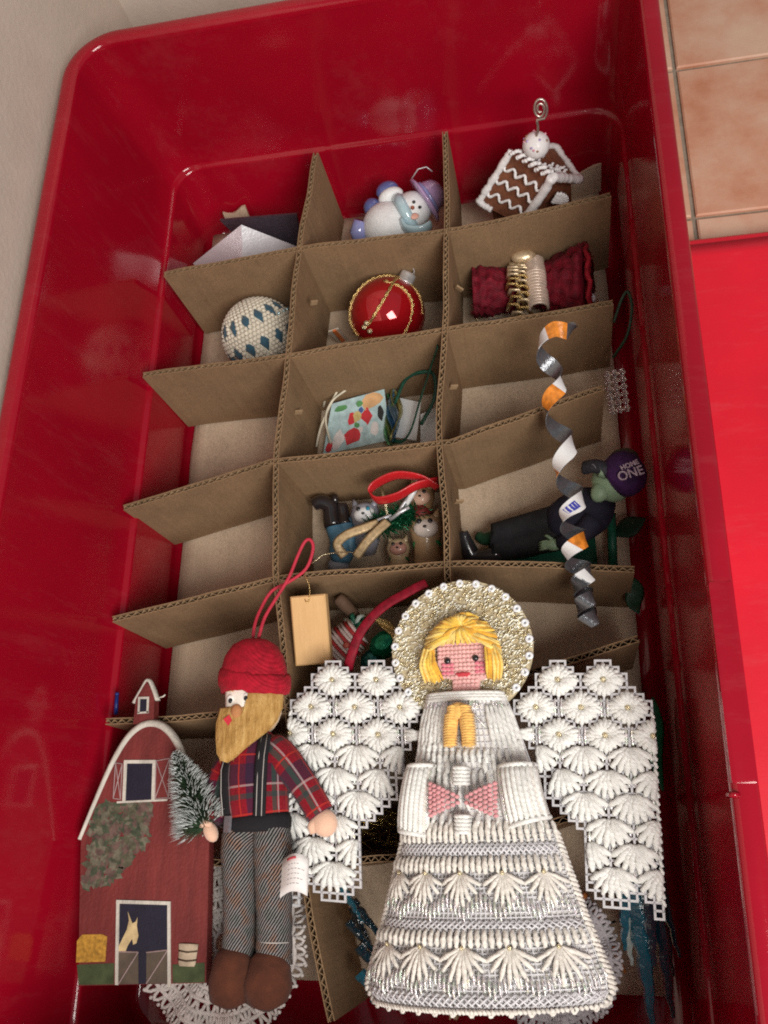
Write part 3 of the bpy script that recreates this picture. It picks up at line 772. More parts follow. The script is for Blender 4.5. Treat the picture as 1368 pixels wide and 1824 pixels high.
shape(lambda b: b.tube(bez([(-7.68, -7.1, .45), (-7.35, -6.45, .45), (-6.98, -5.82, .45), (-6.62, -6.3, .45), (-6.3, -6.95, .45)], 20), (.11, .3), 6, up=(0, 0, 1)), 'cupola_roof', TRIM, cup)
cw = shape(lambda b: b.prism([(-7.25, -7.62), (-6.72, -7.58), (-6.8, -6.82), (-7.32, -6.85)], .69, .706), 'cupola_window', NAVYP, cup, smooth=False)
shape(lambda b: [rect_frame(b, -7.25, -7.66, -6.72, -6.84, .06, .70, .74, -.06), b.prism([(-7.32, -7.72), (-6.65, -7.68), (-6.65, -7.58), (-7.32, -7.62)], .70, .74)], 'cupola_window_frame', TRIM, cup, smooth=False)
shape(lambda b: b.tube([(-6.2, -6.8, .5), (-5.95, -6.75, .55), (-5.85, -6.65, .55)], .045, 5), 'weather_vane', TRIM, cup)

# ================================================================== lumberjack doll
def plaid(name, base):
    t = NT(name, .9, 0, .15); sx = t.n('ShaderNodeSeparateXYZ'); t.l(t.co.outputs['UV'], sx.inputs[0])
    def stripe(o, period, off, wd):
        f = t.math('FRACT', t.math('ADD', t.math('DIVIDE', o, period), off)); return t.math('LESS_THAN', f, wd)
    U, V_ = sx.outputs[0], sx.outputs[1]
    col = t.ramp(t.noise(900, 2), [(.3, vary(base, .75)), (.7, vary(base, 1.2))])
    for o, period, off, wd, c, k in ((U, 2.9, .1, .30, (.020, .016, .045), .72), (V_, 2.9, .35, .34, (.022, .016, .04), .72), (U, 2.9, .62, .10, (.02, .06, .05), .75), (V_, 2.9, .85, .09, (.02, .05, .05), .7),
                                (U, 2.9, .50, .035, (.42, .33, .33), .65), (V_, 2.9, .0, .035, (.42, .33, .33), .6), (U, 2.9, .25, .03, (.45, .03, .02), .8), (V_, 2.9, .52, .03, (.45, .03, .02), .8)):
        col = t.mix(t.math('MULTIPLY', stripe(o, period, off, wd), k), col, c)
    t.color(col); t.bump(t.noise(2500, 2), .5, .0006); t.b.inputs['Sheen Weight'].default_value = .08; MATS[name] = t.m; return t.m
PLAID = plaid('plaid_flannel', (.24, .008, .018))
def tweed():
    t = NT('tweed', .95, 0, .1); sx = t.n('ShaderNodeSeparateXYZ'); t.l(t.co.outputs['UV'], sx.inputs[0])
    d = t.math('ADD', t.math('MULTIPLY', sx.outputs[0], 5.6), t.math('MULTIPLY', sx.outputs[1], 4.6))
    d = t.math('ADD', d, t.math('MULTIPLY', t.noise(300, 2), .5))
    st = t.math('FRACT', d); s2 = t.ramp(st, [(.0, (.012, .012, .015)), (.42, (.02, .02, .024)), (.62, (.25, .24, .24)), (.85, (.29, .28, .27)), (1, (.02, .02, .02))])
    tint = t.ramp(t.noise(160, 4), [(.35, (.75, .8, .75)), (.5, (1, .95, .95)), (.62, (1.1, .75, .6))])
    t.color(t.mix(1.0, s2, tint, 'MULTIPLY')); t.bump(t.math('ADD', st, t.noise(2500, 2)), .5, .0006); MATS['tweed'] = t.m; return t.m
TWEED = tweed()
KNIT = yarn('knit_red', (.40, .006, .022), var=.3, sheen=.03); FELT = mat('felt_tan', (.52, .30, .10), .95, var=.15, bump=.6, bscale=1800, Sheen_Weight=.5)
SKINF = mat('felt_skin', (.80, .50, .36), .9, var=.08, bump=.5, bscale=1800, Sheen_Weight=.4); BROWN = mat('felt_brown', (.085, .024, .011), .95, var=.25, bump=.6, bscale=1800, Sheen_Weight=.05)
BLACKF = mat('black_felt', (.010, .009, .012), .9, var=.2, bump=.4, bscale=1500); FACEW = mat('face_white', (.80, .74, .66), .85, bump=.4, bscale=1800)
jack = thing('lumberjack_doll', 'stuffed lumberjack doll in red knit cap, plaid shirt and grey tweed trousers', 'doll', (.4, -13, .1))
sh = shape(lambda b: b.tube([(.1, -8.7, 1.5), (.05, -9.2, 1.5), (.05, -10.1, 1.5), (.12, -11.2, 1.5), (.25, -12.4, 1.5), (.38, -13.3, 1.5)], [(.5, .6), (1.15, .95), (1.68, 1.25), (1.72, 1.35), (1.68, 1.32), (1.62, 1.2)], 28, up=(0, 0, 1)), 'shirt', PLAID, jack)
ar = shape(lambda b: b.tube(bez([(.75, -9.55, 1.6), (1.7, -10.3, 1.75), (2.75, -11.5, 1.8), (3.75, -12.95, 1.75)], 14), [.62, .8, .86, .86, .84, .82, .8, .78, .76, .74, .73, .72, .70][:13], 18, up=(0, 0, 1)), 'sleeve', PLAID, jack)
shape(lambda b: [b.ell((3.95, -13.35, 1.75), (.66, .72, .5), 16, 10, Matrix.Rotation(.6, 4, 'Z')), b.tube([(3.5, -13.2, 1.9), (3.35, -13.6, 1.95), (3.4, -13.9, 1.9)], [.24, .23, .14], 8)], 'hand', SKINF, jack)
shape(lambda b: b.tube(bez([(-.95, -9.9, 1.3), (-1.85, -10.9, 1.2), (-2.05, -12.2, 1.35), (-1.75, -13.4, 1.7)], 14), .62, 16, up=(0, 0, 1)), 'sleeve', PLAID, jack)
shape(lambda b: [b.ell((-1.95, -13.85, 1.95), (.36, .55, .36), 14, 9, Matrix.Rotation(.5, 4, 'Z')), b.tube([(-1.9, -13.55, 2.1), (-2.25, -13.4, 2.25), (-2.4, -13.65, 2.2)], [.17, .16, .1], 8)], 'hand', SKINF, jack)
for pts, rr in (([(-.35, -13.6, 1.45), (-.5, -14.5, 1.45), (-.38, -16.5, 1.35), (-.32, -18.2, 1.3), (-.25, -19.75, 1.3)], [(.95, 1.1), (.98, 1.05), (.88, .95), (.80, .88), (.84, .9)]),
                ([(1.1, -13.6, 1.45), (1.2, -14.5, 1.45), (1.35, -16.5, 1.35), (1.48, -18.2, 1.3), (1.55, -19.85, 1.3)], [(.95, 1.1), (.98, 1.05), (.92, .98), (.86, .9), (.90, .92)])):
    P = bez(pts, 24); k = len(P)
    rad = [tuple(pw(i/(k-1), [(j/4, rr[j][c]) for j in range(5)])*(1+.025*math.sin(i*1.9)) for c in (0, 1)) for i in range(k)]
    lg = shape(lambda b: b.tube(P, rad, 24, up=(0, 0, 1)), 'trouser_leg', TWEED, jack)
    e = P[-2]
    shape(lambda b: b.tube([(e.x+.86*math.cos(a), e.y+.75, e.z+.9*math.sin(a)) for a in [math.pi*(.1+.8*i/10) for i in range(11)]], .035, 5), 'hem_stitch', mat('thread_grey', (.45, .42, .40), .8), lg) if pts[0][0] > 0 else None
    s = -1 if pts[0][0] < 0 else 1
    cx = -.46 if s < 0 else 1.38
    shape(lambda b: b.tube([(e.x, e.y+.15, 1.25), (lerp(e.x, cx, .5), e.y-.2, 1.5), (cx, -20.75, 1.6), (cx+.02*s, -21.35, 1.5), (cx+.02*s, -21.65, 1.35)], [(.75, .75), (1.0, .95), (1.16+.06*s, 1.08), (1.0, .92), (.42, .4)], 20, up=(0, 0, 1)), 'shoe', BROWN, jack)
bl = shape(lambda b: b.tube([(.36, -13.05, 1.5), (.38, -13.2, 1.5), (.39, -13.6, 1.5), (.40, -13.85, 1.5)], [(1.62, 1.2), (1.74, 1.32), (1.74, 1.32), (1.62, 1.2)], 28, up=(0, 0, 1)), 'belt', BLACKF, jack)
shape(lambda b: b.box((-.82, -13.5, 2.6), (.42, .78, .16), Matrix.Rotation(-.55, 4, 'Y')), 'buckle', mat('buckle_grey', (.30, .28, .31), .35, .6), bl, smooth=False)
for pts in ([(.78, -9.1, 2.35), (.85, -10.2, 2.85), (.86, -11.4, 2.9), (.86, -13.1, 2.75)], [(-1.15, -9.9, 2.2), (-1.25, -10.9, 2.5), (-1.15, -12, 2.55), (-1.0, -13.1, 2.45)]):
    sp = shape(lambda b: b.tube(bez(pts, 14), (.33, .07), 8, up=(.12 if pts[0][0] > 0 else -.6, 0, 1)), 'suspender', BLACKF, jack)
    shape(lambda b: [b.tube([(p[0]+o, p[1], p[2]+.08) for p in pts], .025, 4) for o in (-.14, .14)][0], 'suspender_stitch', mat('thread_grey', (.45, .42, .40), .8), sp)
hd2 = shape(lambda b: b.ell((-.1, -7.45, 1.55), (1.42, 1.75, 1.3), 24, 16), 'head', FELT, jack)
fp = shape(lambda b: b.sheet(lambda u, v: (lerp(-1.42, -.02, u)+.1*v, lerp(-6.35, -7.75, v)-.15*(u-.5)**2, 2.35+.55*math.sin(math.pi*(.15+.62*u))*(1-.1*v)), 10, 8, .12), 'face', FACEW, jack)
for x, y in ((-1.04, -7.38), (-.20, -7.27)):
    ew = shape(lambda b: b.ell((x, y+.03, 2.93), (.19, .23, .07), 12, 8), 'eye', mat('eye_white', (.85, .83, .80), .5, bump=0), jack)
    shape(lambda b: b.ell((x+.03, y-.06, 2.99), (.125, .14, .06), 10, 8), 'pupil', BLACK, ew)
    shape(lambda b: b.tube([(x-.18, y+.42, 2.92), (x, y+.48, 2.95), (x+.18, y+.40, 2.93)], .03, 5), 'eyebrow', FELT, jack)
beardp = [(-1.62, -7.8), (-1.78, -8.6), (-1.74, -9.3), (-1.6, -10.1), (-1.35, -10.45), (-1.0, -10.55), (-.6, -10.3), (-.1, -9.85), (.45, -9.4), (.95, -8.95), (1.35, -8.35), (1.55, -7.7), (1.55, -7.0), (1.2, -6.5), (.6, -6.35), (.05, -6.42), (.08, -7.0), (.05, -7.55), (-.3, -7.72), (-.7, -7.68), (-1.1, -7.75)]
def beard(b):
    n = len(beardp); zc = lambda x, y: 2.9-.42*max(0, (x+.3))**2*.5-.12*max(0, -x-1.0)
    cx, cy = -.35, -8.6
    vs = []; rings = [(1, -.16), (1, .0), (.93, .07), (.55, .14)]
    for f, dz in rings:
        for x, y in beardp:
            X, Y = cx+(x-cx)*f, cy+(y-cy)*f; vs.append((X, Y, zc(X, Y)+dz))
    fs = [tuple(range(n-1, -1, -1))]
    for r in range(3):
        for k in range(n): fs.append((r*n+k, r*n+(k+1) % n, (r+1)*n+(k+1) % n, (r+1)*n+k))
    vs.append((cx, cy, zc(cx, cy)+.16)); e = len(vs)-1
    for k in range(n): fs.append((3*n+k, 3*n+(k+1) % n, e))
    A = sum(beardp[i][0]*beardp[(i+1) % n][1]-beardp[(i+1) % n][0]*beardp[i][1] for i in range(n))
    if A < 0: fs = [tuple(reversed(f)) for f in fs]
    b.add(vs, fs)
tb_ = NT('beard_fleece', .95, 0, .1); fb_ = tb_.noise(420, 5, .7, stretch=(1, .22, 1)); tb_.color(tb_.ramp(fb_, [(.3, (.34, .18, .05)), (.5, (.50, .29, .095)), (.7, (.66, .43, .17))])); tb_.bump(fb_, 1.0, .0016)
bdo = shape(beard, 'beard', tb_.m, jack, angle=50)
def fuzzf(b):
    n = len(beardp)
    for _ in range(320):
        i = random.randrange(n); f = math.sqrt(random.random()); x0, y0 = beardp[i]; x1, y1 = beardp[(i+1) % n]; q = random.random()
        x = -.35+(lerp(x0, x1, q)+.35)*f; y = -8.6+(lerp(y0, y1, q)+8.6)*f
        z = 2.9-.21*max(0, x+.3)**2-.12*max(0, -x-1.0)+.16*(1-f)
        d = Vector((random.gauss(-.1, .3), random.gauss(-.8, .4), random.uniform(.0, .25))).normalized()*random.uniform(.15, .34); e = Vector((-d.y, d.x, 0)).normalized()*.018
        b.add([Vector((x, y, z))-e, Vector((x, y, z))+e, Vector((x, y, z))+d, Vector((x, y, z-.03))], [(0, 1, 2), (1, 3, 2), (3, 0, 2)])
shape(fuzzf, 'beard_fibres', tb_.m, bdo, smooth=False)['kind'] = 'stuff'
shape(lambda b: b.ell((-.62, -7.98, 3.02), (.30, .36, .2), 12, 8), 'nose', mat('felt_nose', (.50, .22, .09), .9, bump=.5, bscale=1800), jack)
shape(lambda b: b.prism([(-1.28, -8.4), (-1.0, -8.72), (-.82, -8.45), (-.98, -8.18)], 3.02, 3.1), 'mouth', mat('felt_red', (.55, .03, .05), .9), jack, smooth=False)
cp = shape(lambda b: b.tube([(-.28, -3.95, 1.8), (-.28, -4.05, 1.8), (-.28, -4.35, 1.8), (-.28, -4.95, 1.8), (-.26, -5.6, 1.8), (-.24, -6.2, 1.75), (-.2, -6.75, 1.7)], [(.15, .15), (.75, .7), (1.25, 1.15), (1.62, 1.45), (1.78, 1.55), (1.85, 1.55), (1.8, 1.5)], 28, up=(0, 0, 1)), 'knit_cap', KNIT, jack)
def roll(b):
    P = [(-.22+1.86*math.cos(a), -6.5-.25*math.cos(a)-.32*math.sin(a)+.30, 1.72+1.54*math.sin(a)) for a in [2*math.pi*k/32 for k in range(32)]]
    b.tube([(p[0]+random.uniform(-.03, .03), p[1]+random.uniform(-.06, .06), p[2]) for p in P], (.15, .52), 10, closed=True, up=(0, 1, 0))
shape(roll, 'cap_brim', KNIT, cp)
shape(lambda b: [b.tube(bez([(-.42, -3.9, 1.85), (-.5, -3.1, 1.5), (-.45, -2.2, 1.0), (.05, -1.0, .7), (1.0, -.45, .6), (2.1, .2, .9), (2.5, 1.3, 1.0), (2.35, 1.85, 1.05), (2.0, 1.8, 1.0), (1.6, 1.05, .9), (1.15, -.3, 1.0), (.5, -1.6, 1.2), (.05, -2.7, 1.5), (-.1, -3.9, 1.85)], 70), .095, 8)][0], 'hanging_loop', mat('cord_red', (.52, .03, .06), .7, bscale=1500), cp)
LABELW = mat('label_white', (.80, .77, .76), .7, var=.04)
lb = shape(lambda b: b.sheet(lambda u, v: (1.85+1.0*u+.95*u*(1-.35*u)-.05*v, -15.3-1.7*v+.45*math.sin(u*2.6)+.05, 1.9+1.0*math.sin(u*2.4)*(1-.2*v)), 12, 4, .03), 'label', LABELW, jack)
def lines(b):
    for r in range(5):
        v = .26+.13*r; L = (.55, .8, .66, .76, .5)[r]
        k = 0.34
        while k < .34+L*.62:
            wl_ = random.uniform(.04, .09); pts = []
            for u in (k, k+wl_): pts.append((1.85+1.0*u+.95*u*(1-.35*u)-.05*v, -15.3-1.7*v+.45*math.sin(u*2.6)+.05, 1.92+1.0*math.sin(u*2.4)*(1-.2*v)))
            b.tube(pts, .028, 4); k += wl_+.035
shape(lines, 'label_print', mat('print_grey', (.28, .27, .28), .8), lb)
shape(lambda b: b.tube([(1.85+1.95*u-.33*u*u, -15.42+.45*math.sin(u*2.6), 1.93+1.0*math.sin(u*2.4)) for u in (.3, .4, .5, .6)], .06, 5), 'label_logo', mat('print_red', (.55, .06, .08), .8), lb)

# ================================================================== bottle-brush tree
bt = thing('bottle_brush_tree', 'small snow-tipped green bottle-brush tree held by the lumberjack doll', 'tree', (-3.1, -12, .9))
ax0, ax1 = Vector((-2.15, -13.95, 1.9)), Vector((-4.5, -9.85, 1.5))
shape(lambda b: b.tube([ax0-(ax1-ax0)*.04, ax1], .06, 6), 'trunk', mat('wire_twist', (.25, .22, .16), .5, .5), bt)
D = (ax1-ax0).normalized(); Sx = D.orthogonal().normalized(); Sy = D.cross(Sx)
for nm, mm, cnt, r0, r1 in (('bristles', mat('bristle_green', (.028, .062, .028), .8, var=.5), 2600, .0, 1.0), ('snowy_tips', mat('bristle_snow', (.62, .66, .66), .8), 1500, .72, 1.04)):
    b = MB()
    for _ in range(cnt):
        t = random.random()**1.25; R0 = 1.62*(1-t)**.72+.14; a = random.random()*2*math.pi
        d = (Sx*math.cos(a)+Sy*math.sin(a))+D*random.uniform(-.1, .35); d.normalize()
        p = ax0.lerp(ax1, .06+.94*t); L = R0*random.uniform(.85, 1.06)
        q0 = p+d*L*r0; q1 = p+d*L*r1; s_ = d.orthogonal().normalized()*(.016 if r0 == 0 else .024)
        u_ = d.cross(s_)
        b.add([q0+s_, q0-s_*.5+u_*.8, q0-s_*.5-u_*.8, q1], [(0, 1, 3), (1, 2, 3), (2, 0, 3), (0, 2, 1)])
    b.build(nm, mm, bt, smooth=False)['kind'] = 'stuff'
# ================================================================== crochet lace under the doll
LACE = yarn('lace_cotton', (.66, .60, .57)); LACEG = yarn('lace_silver', (.50, .47, .50))
def doily(name, label, c, R, m_, rot, z0, nr=7, tilt=(0, 0)):
    b = MB()
    def P(r, a):
        rr = R*r; w = .45*r*r*math.sin(9*a+rot)
        return (c[0]+rr*math.cos(a), c[1]+rr*math.sin(a)*1.0, z0+w+tilt[0]*rr*math.cos(a)+tilt[1]*rr*math.sin(a))
    n = 54
    for k in range(1, nr+1):
        r = k/nr*.86
        b.tube([P(r, 2*math.pi*i/72) for i in range(72)], .12, 5, closed=True)
        cnt = max(10, int(n*r)+6)
        for i in range(cnt):
            a0 = 2*math.pi*(i+.5*(k % 2))/cnt; a1 = 2*math.pi/cnt
            r1 = r+.86/nr if k < nr else r+.13
            b.tube([P(r, a0-a1*.48), P(lerp(r, r1, .75), a0-a1*.25), P(r1, a0), P(lerp(r, r1, .75), a0+a1*.25), P(r, a0+a1*.48)], .10, 5)
            if k % 2 == 0: b.tube([P(r, a0), P(r1, a0)], .10, 5)
    for i in range(60): a = 2*math.pi*i/60; b.ell(P(1.0, a), (.11, .11, .09), 6, 4)
    o = b.build(name, m_); tag(o, label, 'doily'); return o
doily('crochet_doily', 'off-white crochet lace doily spread under the feet of the lumberjack doll', (-1.9, -19.2), 4.4, LACE, .5, -.9, tilt=(-.02, -.12))
doily('lace_doily', 'silvery grey lace doily peeping out beside the hem of the angel skirt', (14.7, -19.4), 3.3, LACEG, 1.5, -2.2)

# ================================================================== ornaments in the compartments
# silver foil star
def foil(name, c, rough=.28):
    t = NT(name, rough, .6, .5); t.color(t.ramp(t.noise(400, 3), [(.3, vary(c, .8)), (.7, vary(c, 1.1))])); t.bump(t.noise(700, 4), .5, .0006); MATS[name] = t.m; return t.m
SILVER = foil('silver_foil', (.80, .80, .85), .42); STEEL = foil('dark_steel', (.20, .21, .23), .22)
STARF = mat('star_silver_paper', (.88, .88, .94), .32, .35, spec=.8, var=.05, bump=.3, bscale=500)
star = thing('star_ornament', 'folded silver foil star with a tall peaked centre', 'star', (-4.9, 27, -7.5))
ap = Vector((-4.74, 26.94, -1.8)); bs = [Vector(p) for p in ((-9.75, 26.6, -5.0), (-5.9, 23.2, -6.2), (-5.3, 24.1, -5.2), (-1.5, 26.97, -5.0), (-2.5, 28.2, -7.0), (-6.5, 28.4, -7.0))]
for k in range(6):
    b = MB(); a, d = bs[k], bs[(k+1) % 6]; b.add([ap, a, d, Vector((-4.8, 26.8, -7.4))], [(0, 1, 2), (1, 3, 2), (0, 3, 1), (0, 2, 3)]); b.build('facet', STARF, star, smooth=False)
b = MB(); b.add([(-7.2, 29.0, -3.5), (-1.2, 28.5, -3.3), (-1.8, 28.2, -7.0), (-6.0, 28.7, -7.0), (-7.2, 29.2, -3.55), (-1.15, 28.7, -3.35), (-1.8, 28.5, -7.0), (-6.0, 29.0, -7.0)], [(0, 3, 2, 1), (4, 5, 6, 7), (0, 1, 5, 4), (1, 2, 6, 5), (2, 3, 7, 6), (3, 0, 4, 7)]); b.build('rear_point', foil('foil_grey_violet', (.12, .10, .13), .5), star, smooth=False)
# ceramic snowman
def glaze(name, c): return mat(name, c, .16, spec=.6, var=.08, scale=120, bump=.06, Coat_Weight=.6)
SNW = mat('snow_white', (.78, .79, .80), .5, var=.06, bump=.5, bscale=700, bdist=.001); LILAC = glaze('lilac_glaze', (.46, .32, .56)); BLUEG = glaze('blue_glaze', (.10, .13, .33)); AQUA = glaze('aqua_glaze', (.42, .58, .64)); PERI = glaze('periwinkle_glaze', (.28, .30, .58))
sn = thing('snowman_figurine', 'glazed snowman figurine with lilac hat and pale blue scarf lying in the far middle cell', 'snowman', (6, 28.3, -7.5))
sb = shape(lambda b: b.ell((5.35, 27.5, -4.6), (1.85, 1.75, 1.75), 24, 16), 'body', SNW, sn)
shape(lambda b: b.ell((7.25, 28.25, -4.1), (1.35, 1.3, 1.3), 20, 14), 'head', SNW, sn)
def scarf(b):
    c = Vector((6.75, 28.0, -4.2)); d = Vector((.85, .38, .1)).normalized(); s_ = d.orthogonal().normalized(); t_ = d.cross(s_)
    b.tube([c+(s_*math.cos(a)+t_*math.sin(a))*1.25 for a in [2*math.pi*k/24 for k in range(24)]], (.42, .42), 10, closed=True)
    b.tube(bez([(6.6, 26.9, -3.4), (6.9, 26.3, -3.6), (7.9, 26.1, -3.7), (8.6, 26.5, -3.8)], 12), (.2, .5), 8, up=(0, 0, 1))
shape(scarf, 'scarf', AQUA, sn)
HM = frame((8.1, 28.75, -3.95), (-.3, .9, .1), (-.35, -.2, .9)); HM2 = Matrix.Translation((8.15, 28.8, -3.9)) @ Vector((.82, .5, .12)).normalized().to_track_quat('Z', 'Y').to_matrix().to_4x4()
ht = shape(lambda b: b.lathe([(1.72, -.1), (1.78, .0), (1.66, .12), (1.2, .18), (1.12, .6), (.95, 1.1), (.6, 1.42), (.1, 1.5)], 24, HM2), 'hat', LILAC, sn)
shape(lambda b: b.tube([HM2 @ Vector((1.17*math.cos(a), 1.17*math.sin(a), .3)) for a in [2*math.pi*k/20 for k in range(20)]], .13, 6, closed=True), 'hat_band', PERI, ht)
shape(lambda b: b.tube([(7.3, 30.1, -3.1), (7.9, 30.5, -2.6), (8.5, 30.5, -2.5), (8.9, 30.2, -2.7)], .05, 5), 'hanging_wire', SILVER, sn)
for c, r in (((5.5, 29.75, -3.5), (.85, .68, .62)), ((4.35, 28.75, -3.9), (.66, .75, .6))): shape(lambda b: b.ell(c, r, 16, 12, Matrix.Rotation(.35, 4, 'Z')), 'mitten', BLUEG, sn)
shape(lambda b: b.ell((5.75, 29.25, -3.6), (.95, .55, .75), 16, 12, Matrix.Rotation(.35, 4, 'Z')), 'cuff', SNW, sn)
shape(lambda b: b.tube([(3.55, 27.7, -3.9), (3.25, 27.2, -4.4), (3.3, 26.7, -5.2)], [.55, .68, .55], 14), 'boot', PERI, sn)
for c in ((7.55, 27.9, -2.86), (7.95, 27.55, -3.05)): shape(lambda b: b.ell(c, (.13, .13, .1), 8, 6), 'eye', BLACK, sn)
shape(lambda b: b.tube([(7.45, 27.5, -2.95), (7.5, 27.3, -2.6)], [.15, .03], 8), 'nose', mat('snowman_nose', (.60, .16, .08), .5), sn)
for c in ((6.95, 27.55, -2.98), (7.55, 26.95, -3.2)): shape(lambda b: b.ell(c, (.32, .28, .12), 10, 6), 'cheek', mat('snowman_cheek', (.75, .42, .34), .6), sn)
# gingerbread house
GING = mat('gingerbread', (.17, .060, .030), .6, var=.3, bump=.5, bscale=400); ICING = mat('icing_white', (.80, .78, .79), .35, var=.05, bump=.4, bscale=500, bdist=.0008)
gh = thing('gingerbread_house', 'brown gingerbread house ornament piped with white icing and topped by a wire swirl', 'house', (15.7, 27.6, -7.5))
Ra, Rb = Vector((14.61, 28.29, .3)), Vector((17.12, 25.7, .3)); La, Lb = Vector((12.05, 27.38, -3.2)), Vector((14.96, 25.4, -3.6)); Ea, Eb = Vector((17.47, 30.26, -2.0)), Vector((18.88, 27.4, -2.2))
def slab(b, q, th):
    n = (q[1]-q[0]).cross(q[3]-q[0]).normalized()
    if n.z < 0: n = -n
    vs = list(q)+[p-n*th for p in q]; b.add(vs, [(0, 1, 2, 3), (7, 6, 5, 4), (0, 4, 5, 1), (1, 5, 6, 2), (2, 6, 7, 3), (3, 7, 4, 0)])
r1 = shape(lambda b: slab(b, [Ra, La, Lb, Rb], .3), 'roof_panel', GING, gh, smooth=False); shape(lambda b: slab(b, [Ra, Rb, Eb, Ea], .3), 'roof_panel', GING, gh, smooth=False)
def hwall(b):
    i = lambda p, q, f: p.lerp(q, f)
    A = [i(Rb, Ra, .12), i(i(Rb, Lb, .8), i(Ra, La, .8), .12), i(i(Rb, Eb, .8), i(Ra, Ea, .8), .12)]; B_ = [i(Ra, Rb, .12), i(i(Ra, La, .8), i(Rb, Lb, .8), .12), i(i(Ra, Ea, .8), i(Rb, Eb, .8), .12)]
    A = [p-Vector((0, 0, .3)) for p in A]; B_ = [p-Vector((0, 0, .3)) for p in B_]
    f = lambda p: Vector((p.x, p.y, -7.45))
    vs = [A[1], A[0], A[2], f(A[2]), f(A[1]), B_[1], B_[0], B_[2], f(B_[2]), f(B_[1])]
    b.add(vs, [(0, 1, 2, 3, 4), (9, 8, 7, 6, 5), (0, 4, 9, 5), (2, 7, 8, 3), (0, 5, 6, 1), (1, 6, 7, 2), (4, 3, 8, 9)])
shape(hwall, 'house_wall', GING, gh, smooth=False)
def pipe(pts, r, name='icing', wob=.03):
    P = bez(pts, max(8, 6*len(pts)))
    shape(lambda b: b.tube([p+Vector((random.uniform(-wob, wob), random.uniform(-wob, wob), random.uniform(-wob, wob)*.5)) for p in P], [r*random.uniform(.8, 1.2) for _ in P], 8), name, ICING, gh)
up = Vector((0, 0, .12))
pipe([Ra+up, Ra.lerp(La, .35)+up, Ra.lerp(La, .7)+up, La+up], .24); pipe([La+up, La.lerp(Lb, .3)+up+Vector((0, -.1, 0))], .22); pipe([Lb+up, Lb.lerp(Rb, .5)+up, Rb+up], .32)
pipe([Rb+up, Rb.lerp(Eb, .5)+up, Eb+up], .30); pipe([Eb+up, Eb.lerp(Ea, .5)+up, Ea+up], .2); pipe([Ea+up, Ea.lerp(Ra, .5)+up], .18)
for k in range(6): 
    c = Ra.lerp(Rb, .12+.15*k); pipe([c+Vector((-.38, .02, .1)), c+Vector((0, .02, .28)), c+Vector((.34, .1, .12))], .13)
for row in (.28, .52, .78):                                   # scalloped roof icing
    zz = []
    for k in range(9):
        c = Ra.lerp(La, row).lerp(Rb.lerp(Lb, row), k/8)+(La-Ra).normalized()*(.22 if k % 2 else -.22); zz.append(c+Vector((0, 0, .1)))
    pipe(zz, .10, wob=.02)
for k in range(16):
    c = Ra.lerp(Ea, random.uniform(.2, .85)).lerp(Rb.lerp(Eb, .5), random.uniform(.1, .9)); pipe([c+up, c+Vector((random.uniform(-.4, .4), random.uniform(-.4, .4), .1))], .1)
gm = Rb.lerp(Lb, .5).lerp(Rb.lerp(Eb, .5), .5)
for k in range(7):
    a = -.5+k*.32; c = gm+Vector((.0, -.45, -.55)); pipe([c, c+Vector((.75*math.cos(a)+.3, .1, .75*math.sin(a)))], .11, wob=.01)
kb = shape(lambda b: b.ell((16.19, 27.95, .95), (.88, .88, .82), 20, 14), 'icing_ball', ICING, gh)
for k in range(12):
    a = random.random()*6.28; e = random.uniform(.2, 1.1); c = Vector((16.19, 27.95, .95))+Vector((math.cos(a)*math.cos(e), math.sin(a)*math.cos(e), math.sin(e)))*.87
    shape(lambda b: b.ell(c, (.09, .09, .07), 6, 4), 'sprinkle', mat(('sprinkle_pink', 'sprinkle_lilac', 'sprinkle_brown')[k % 3], ((.7, .3, .4), (.45, .35, .6), (.3, .15, .08))[k % 3], .4), kb)
sw = []
for k in range(56):
    t = k/55
    if t < .35: q = t/.35; sw.append((16.2+.1*q+.12*math.sin(q*3), 27.9+.25*q, 1.6+1.3*q))
    else:
        q = (t-.35)/.65; a = -1.3+q*4.1*math.pi; r = .62*(1-q*.78); sw.append((16.42+r*.75*math.cos(a)+.15, 28.42+r*.45*math.sin(a), 3.45+r*1.1*math.sin(a)))
shape(lambda b: b.tube(sw, .085, 8), 'wire_swirl', mat('wire_copper_silver', (.62, .52, .47), .3, .85), gh)
# crocheted ball
CRO = yarn('crochet_cream', (.74, .68, .56)); TEAL = yarn('crochet_teal', (.035, .095, .14))
cb_ = thing('crochet_ball', 'cream crocheted ball with rows of teal blue diamonds', 'ball', (-3.95, 19.7, -7.5))
cc = Vector((-3.9, 19.55, -4.85)); cr = 2.62; AX = Vector((-.35, .72, .6)).normalized(); A1 = AX.orthogonal().normalized(); A2 = AX.cross(A1)
def cpt(la, lo, r=1.0): return cc+(AX*math.sin(la)+(A1*math.cos(lo)+A2*math.sin(lo))*math.cos(la))*cr*r
core = shape(lambda b: b.ell(cc, (cr*.97,)*3, 32, 20), 'core', CRO, cb_)
def isdia(la, lo):
    for l0, off in ((.50, 0), (-.22, .5), (-.9, 0)):
        f = ((lo*14/6.2832+off) % 1)-.5
        if abs(la-l0)/.24+abs(f)/.40 < 1: return True
    return False
kn = MB()
for i in range(27):
    la = -1.45+2.9*i/26; n = max(5, int(54*math.cos(la)))
    for k in range(n):
        lo = 6.2832*(k+.5*(i % 2))/n
        if isdia(la, lo): continue
        kn.ell(cpt(la, lo), (.175, .175, .15), 6, 4, (cpt(la, lo)-cc).to_track_quat('Z', 'Y').to_matrix().to_4x4())
kn.build('crochet_stitches', CRO, cb_)['kind'] = 'stuff'
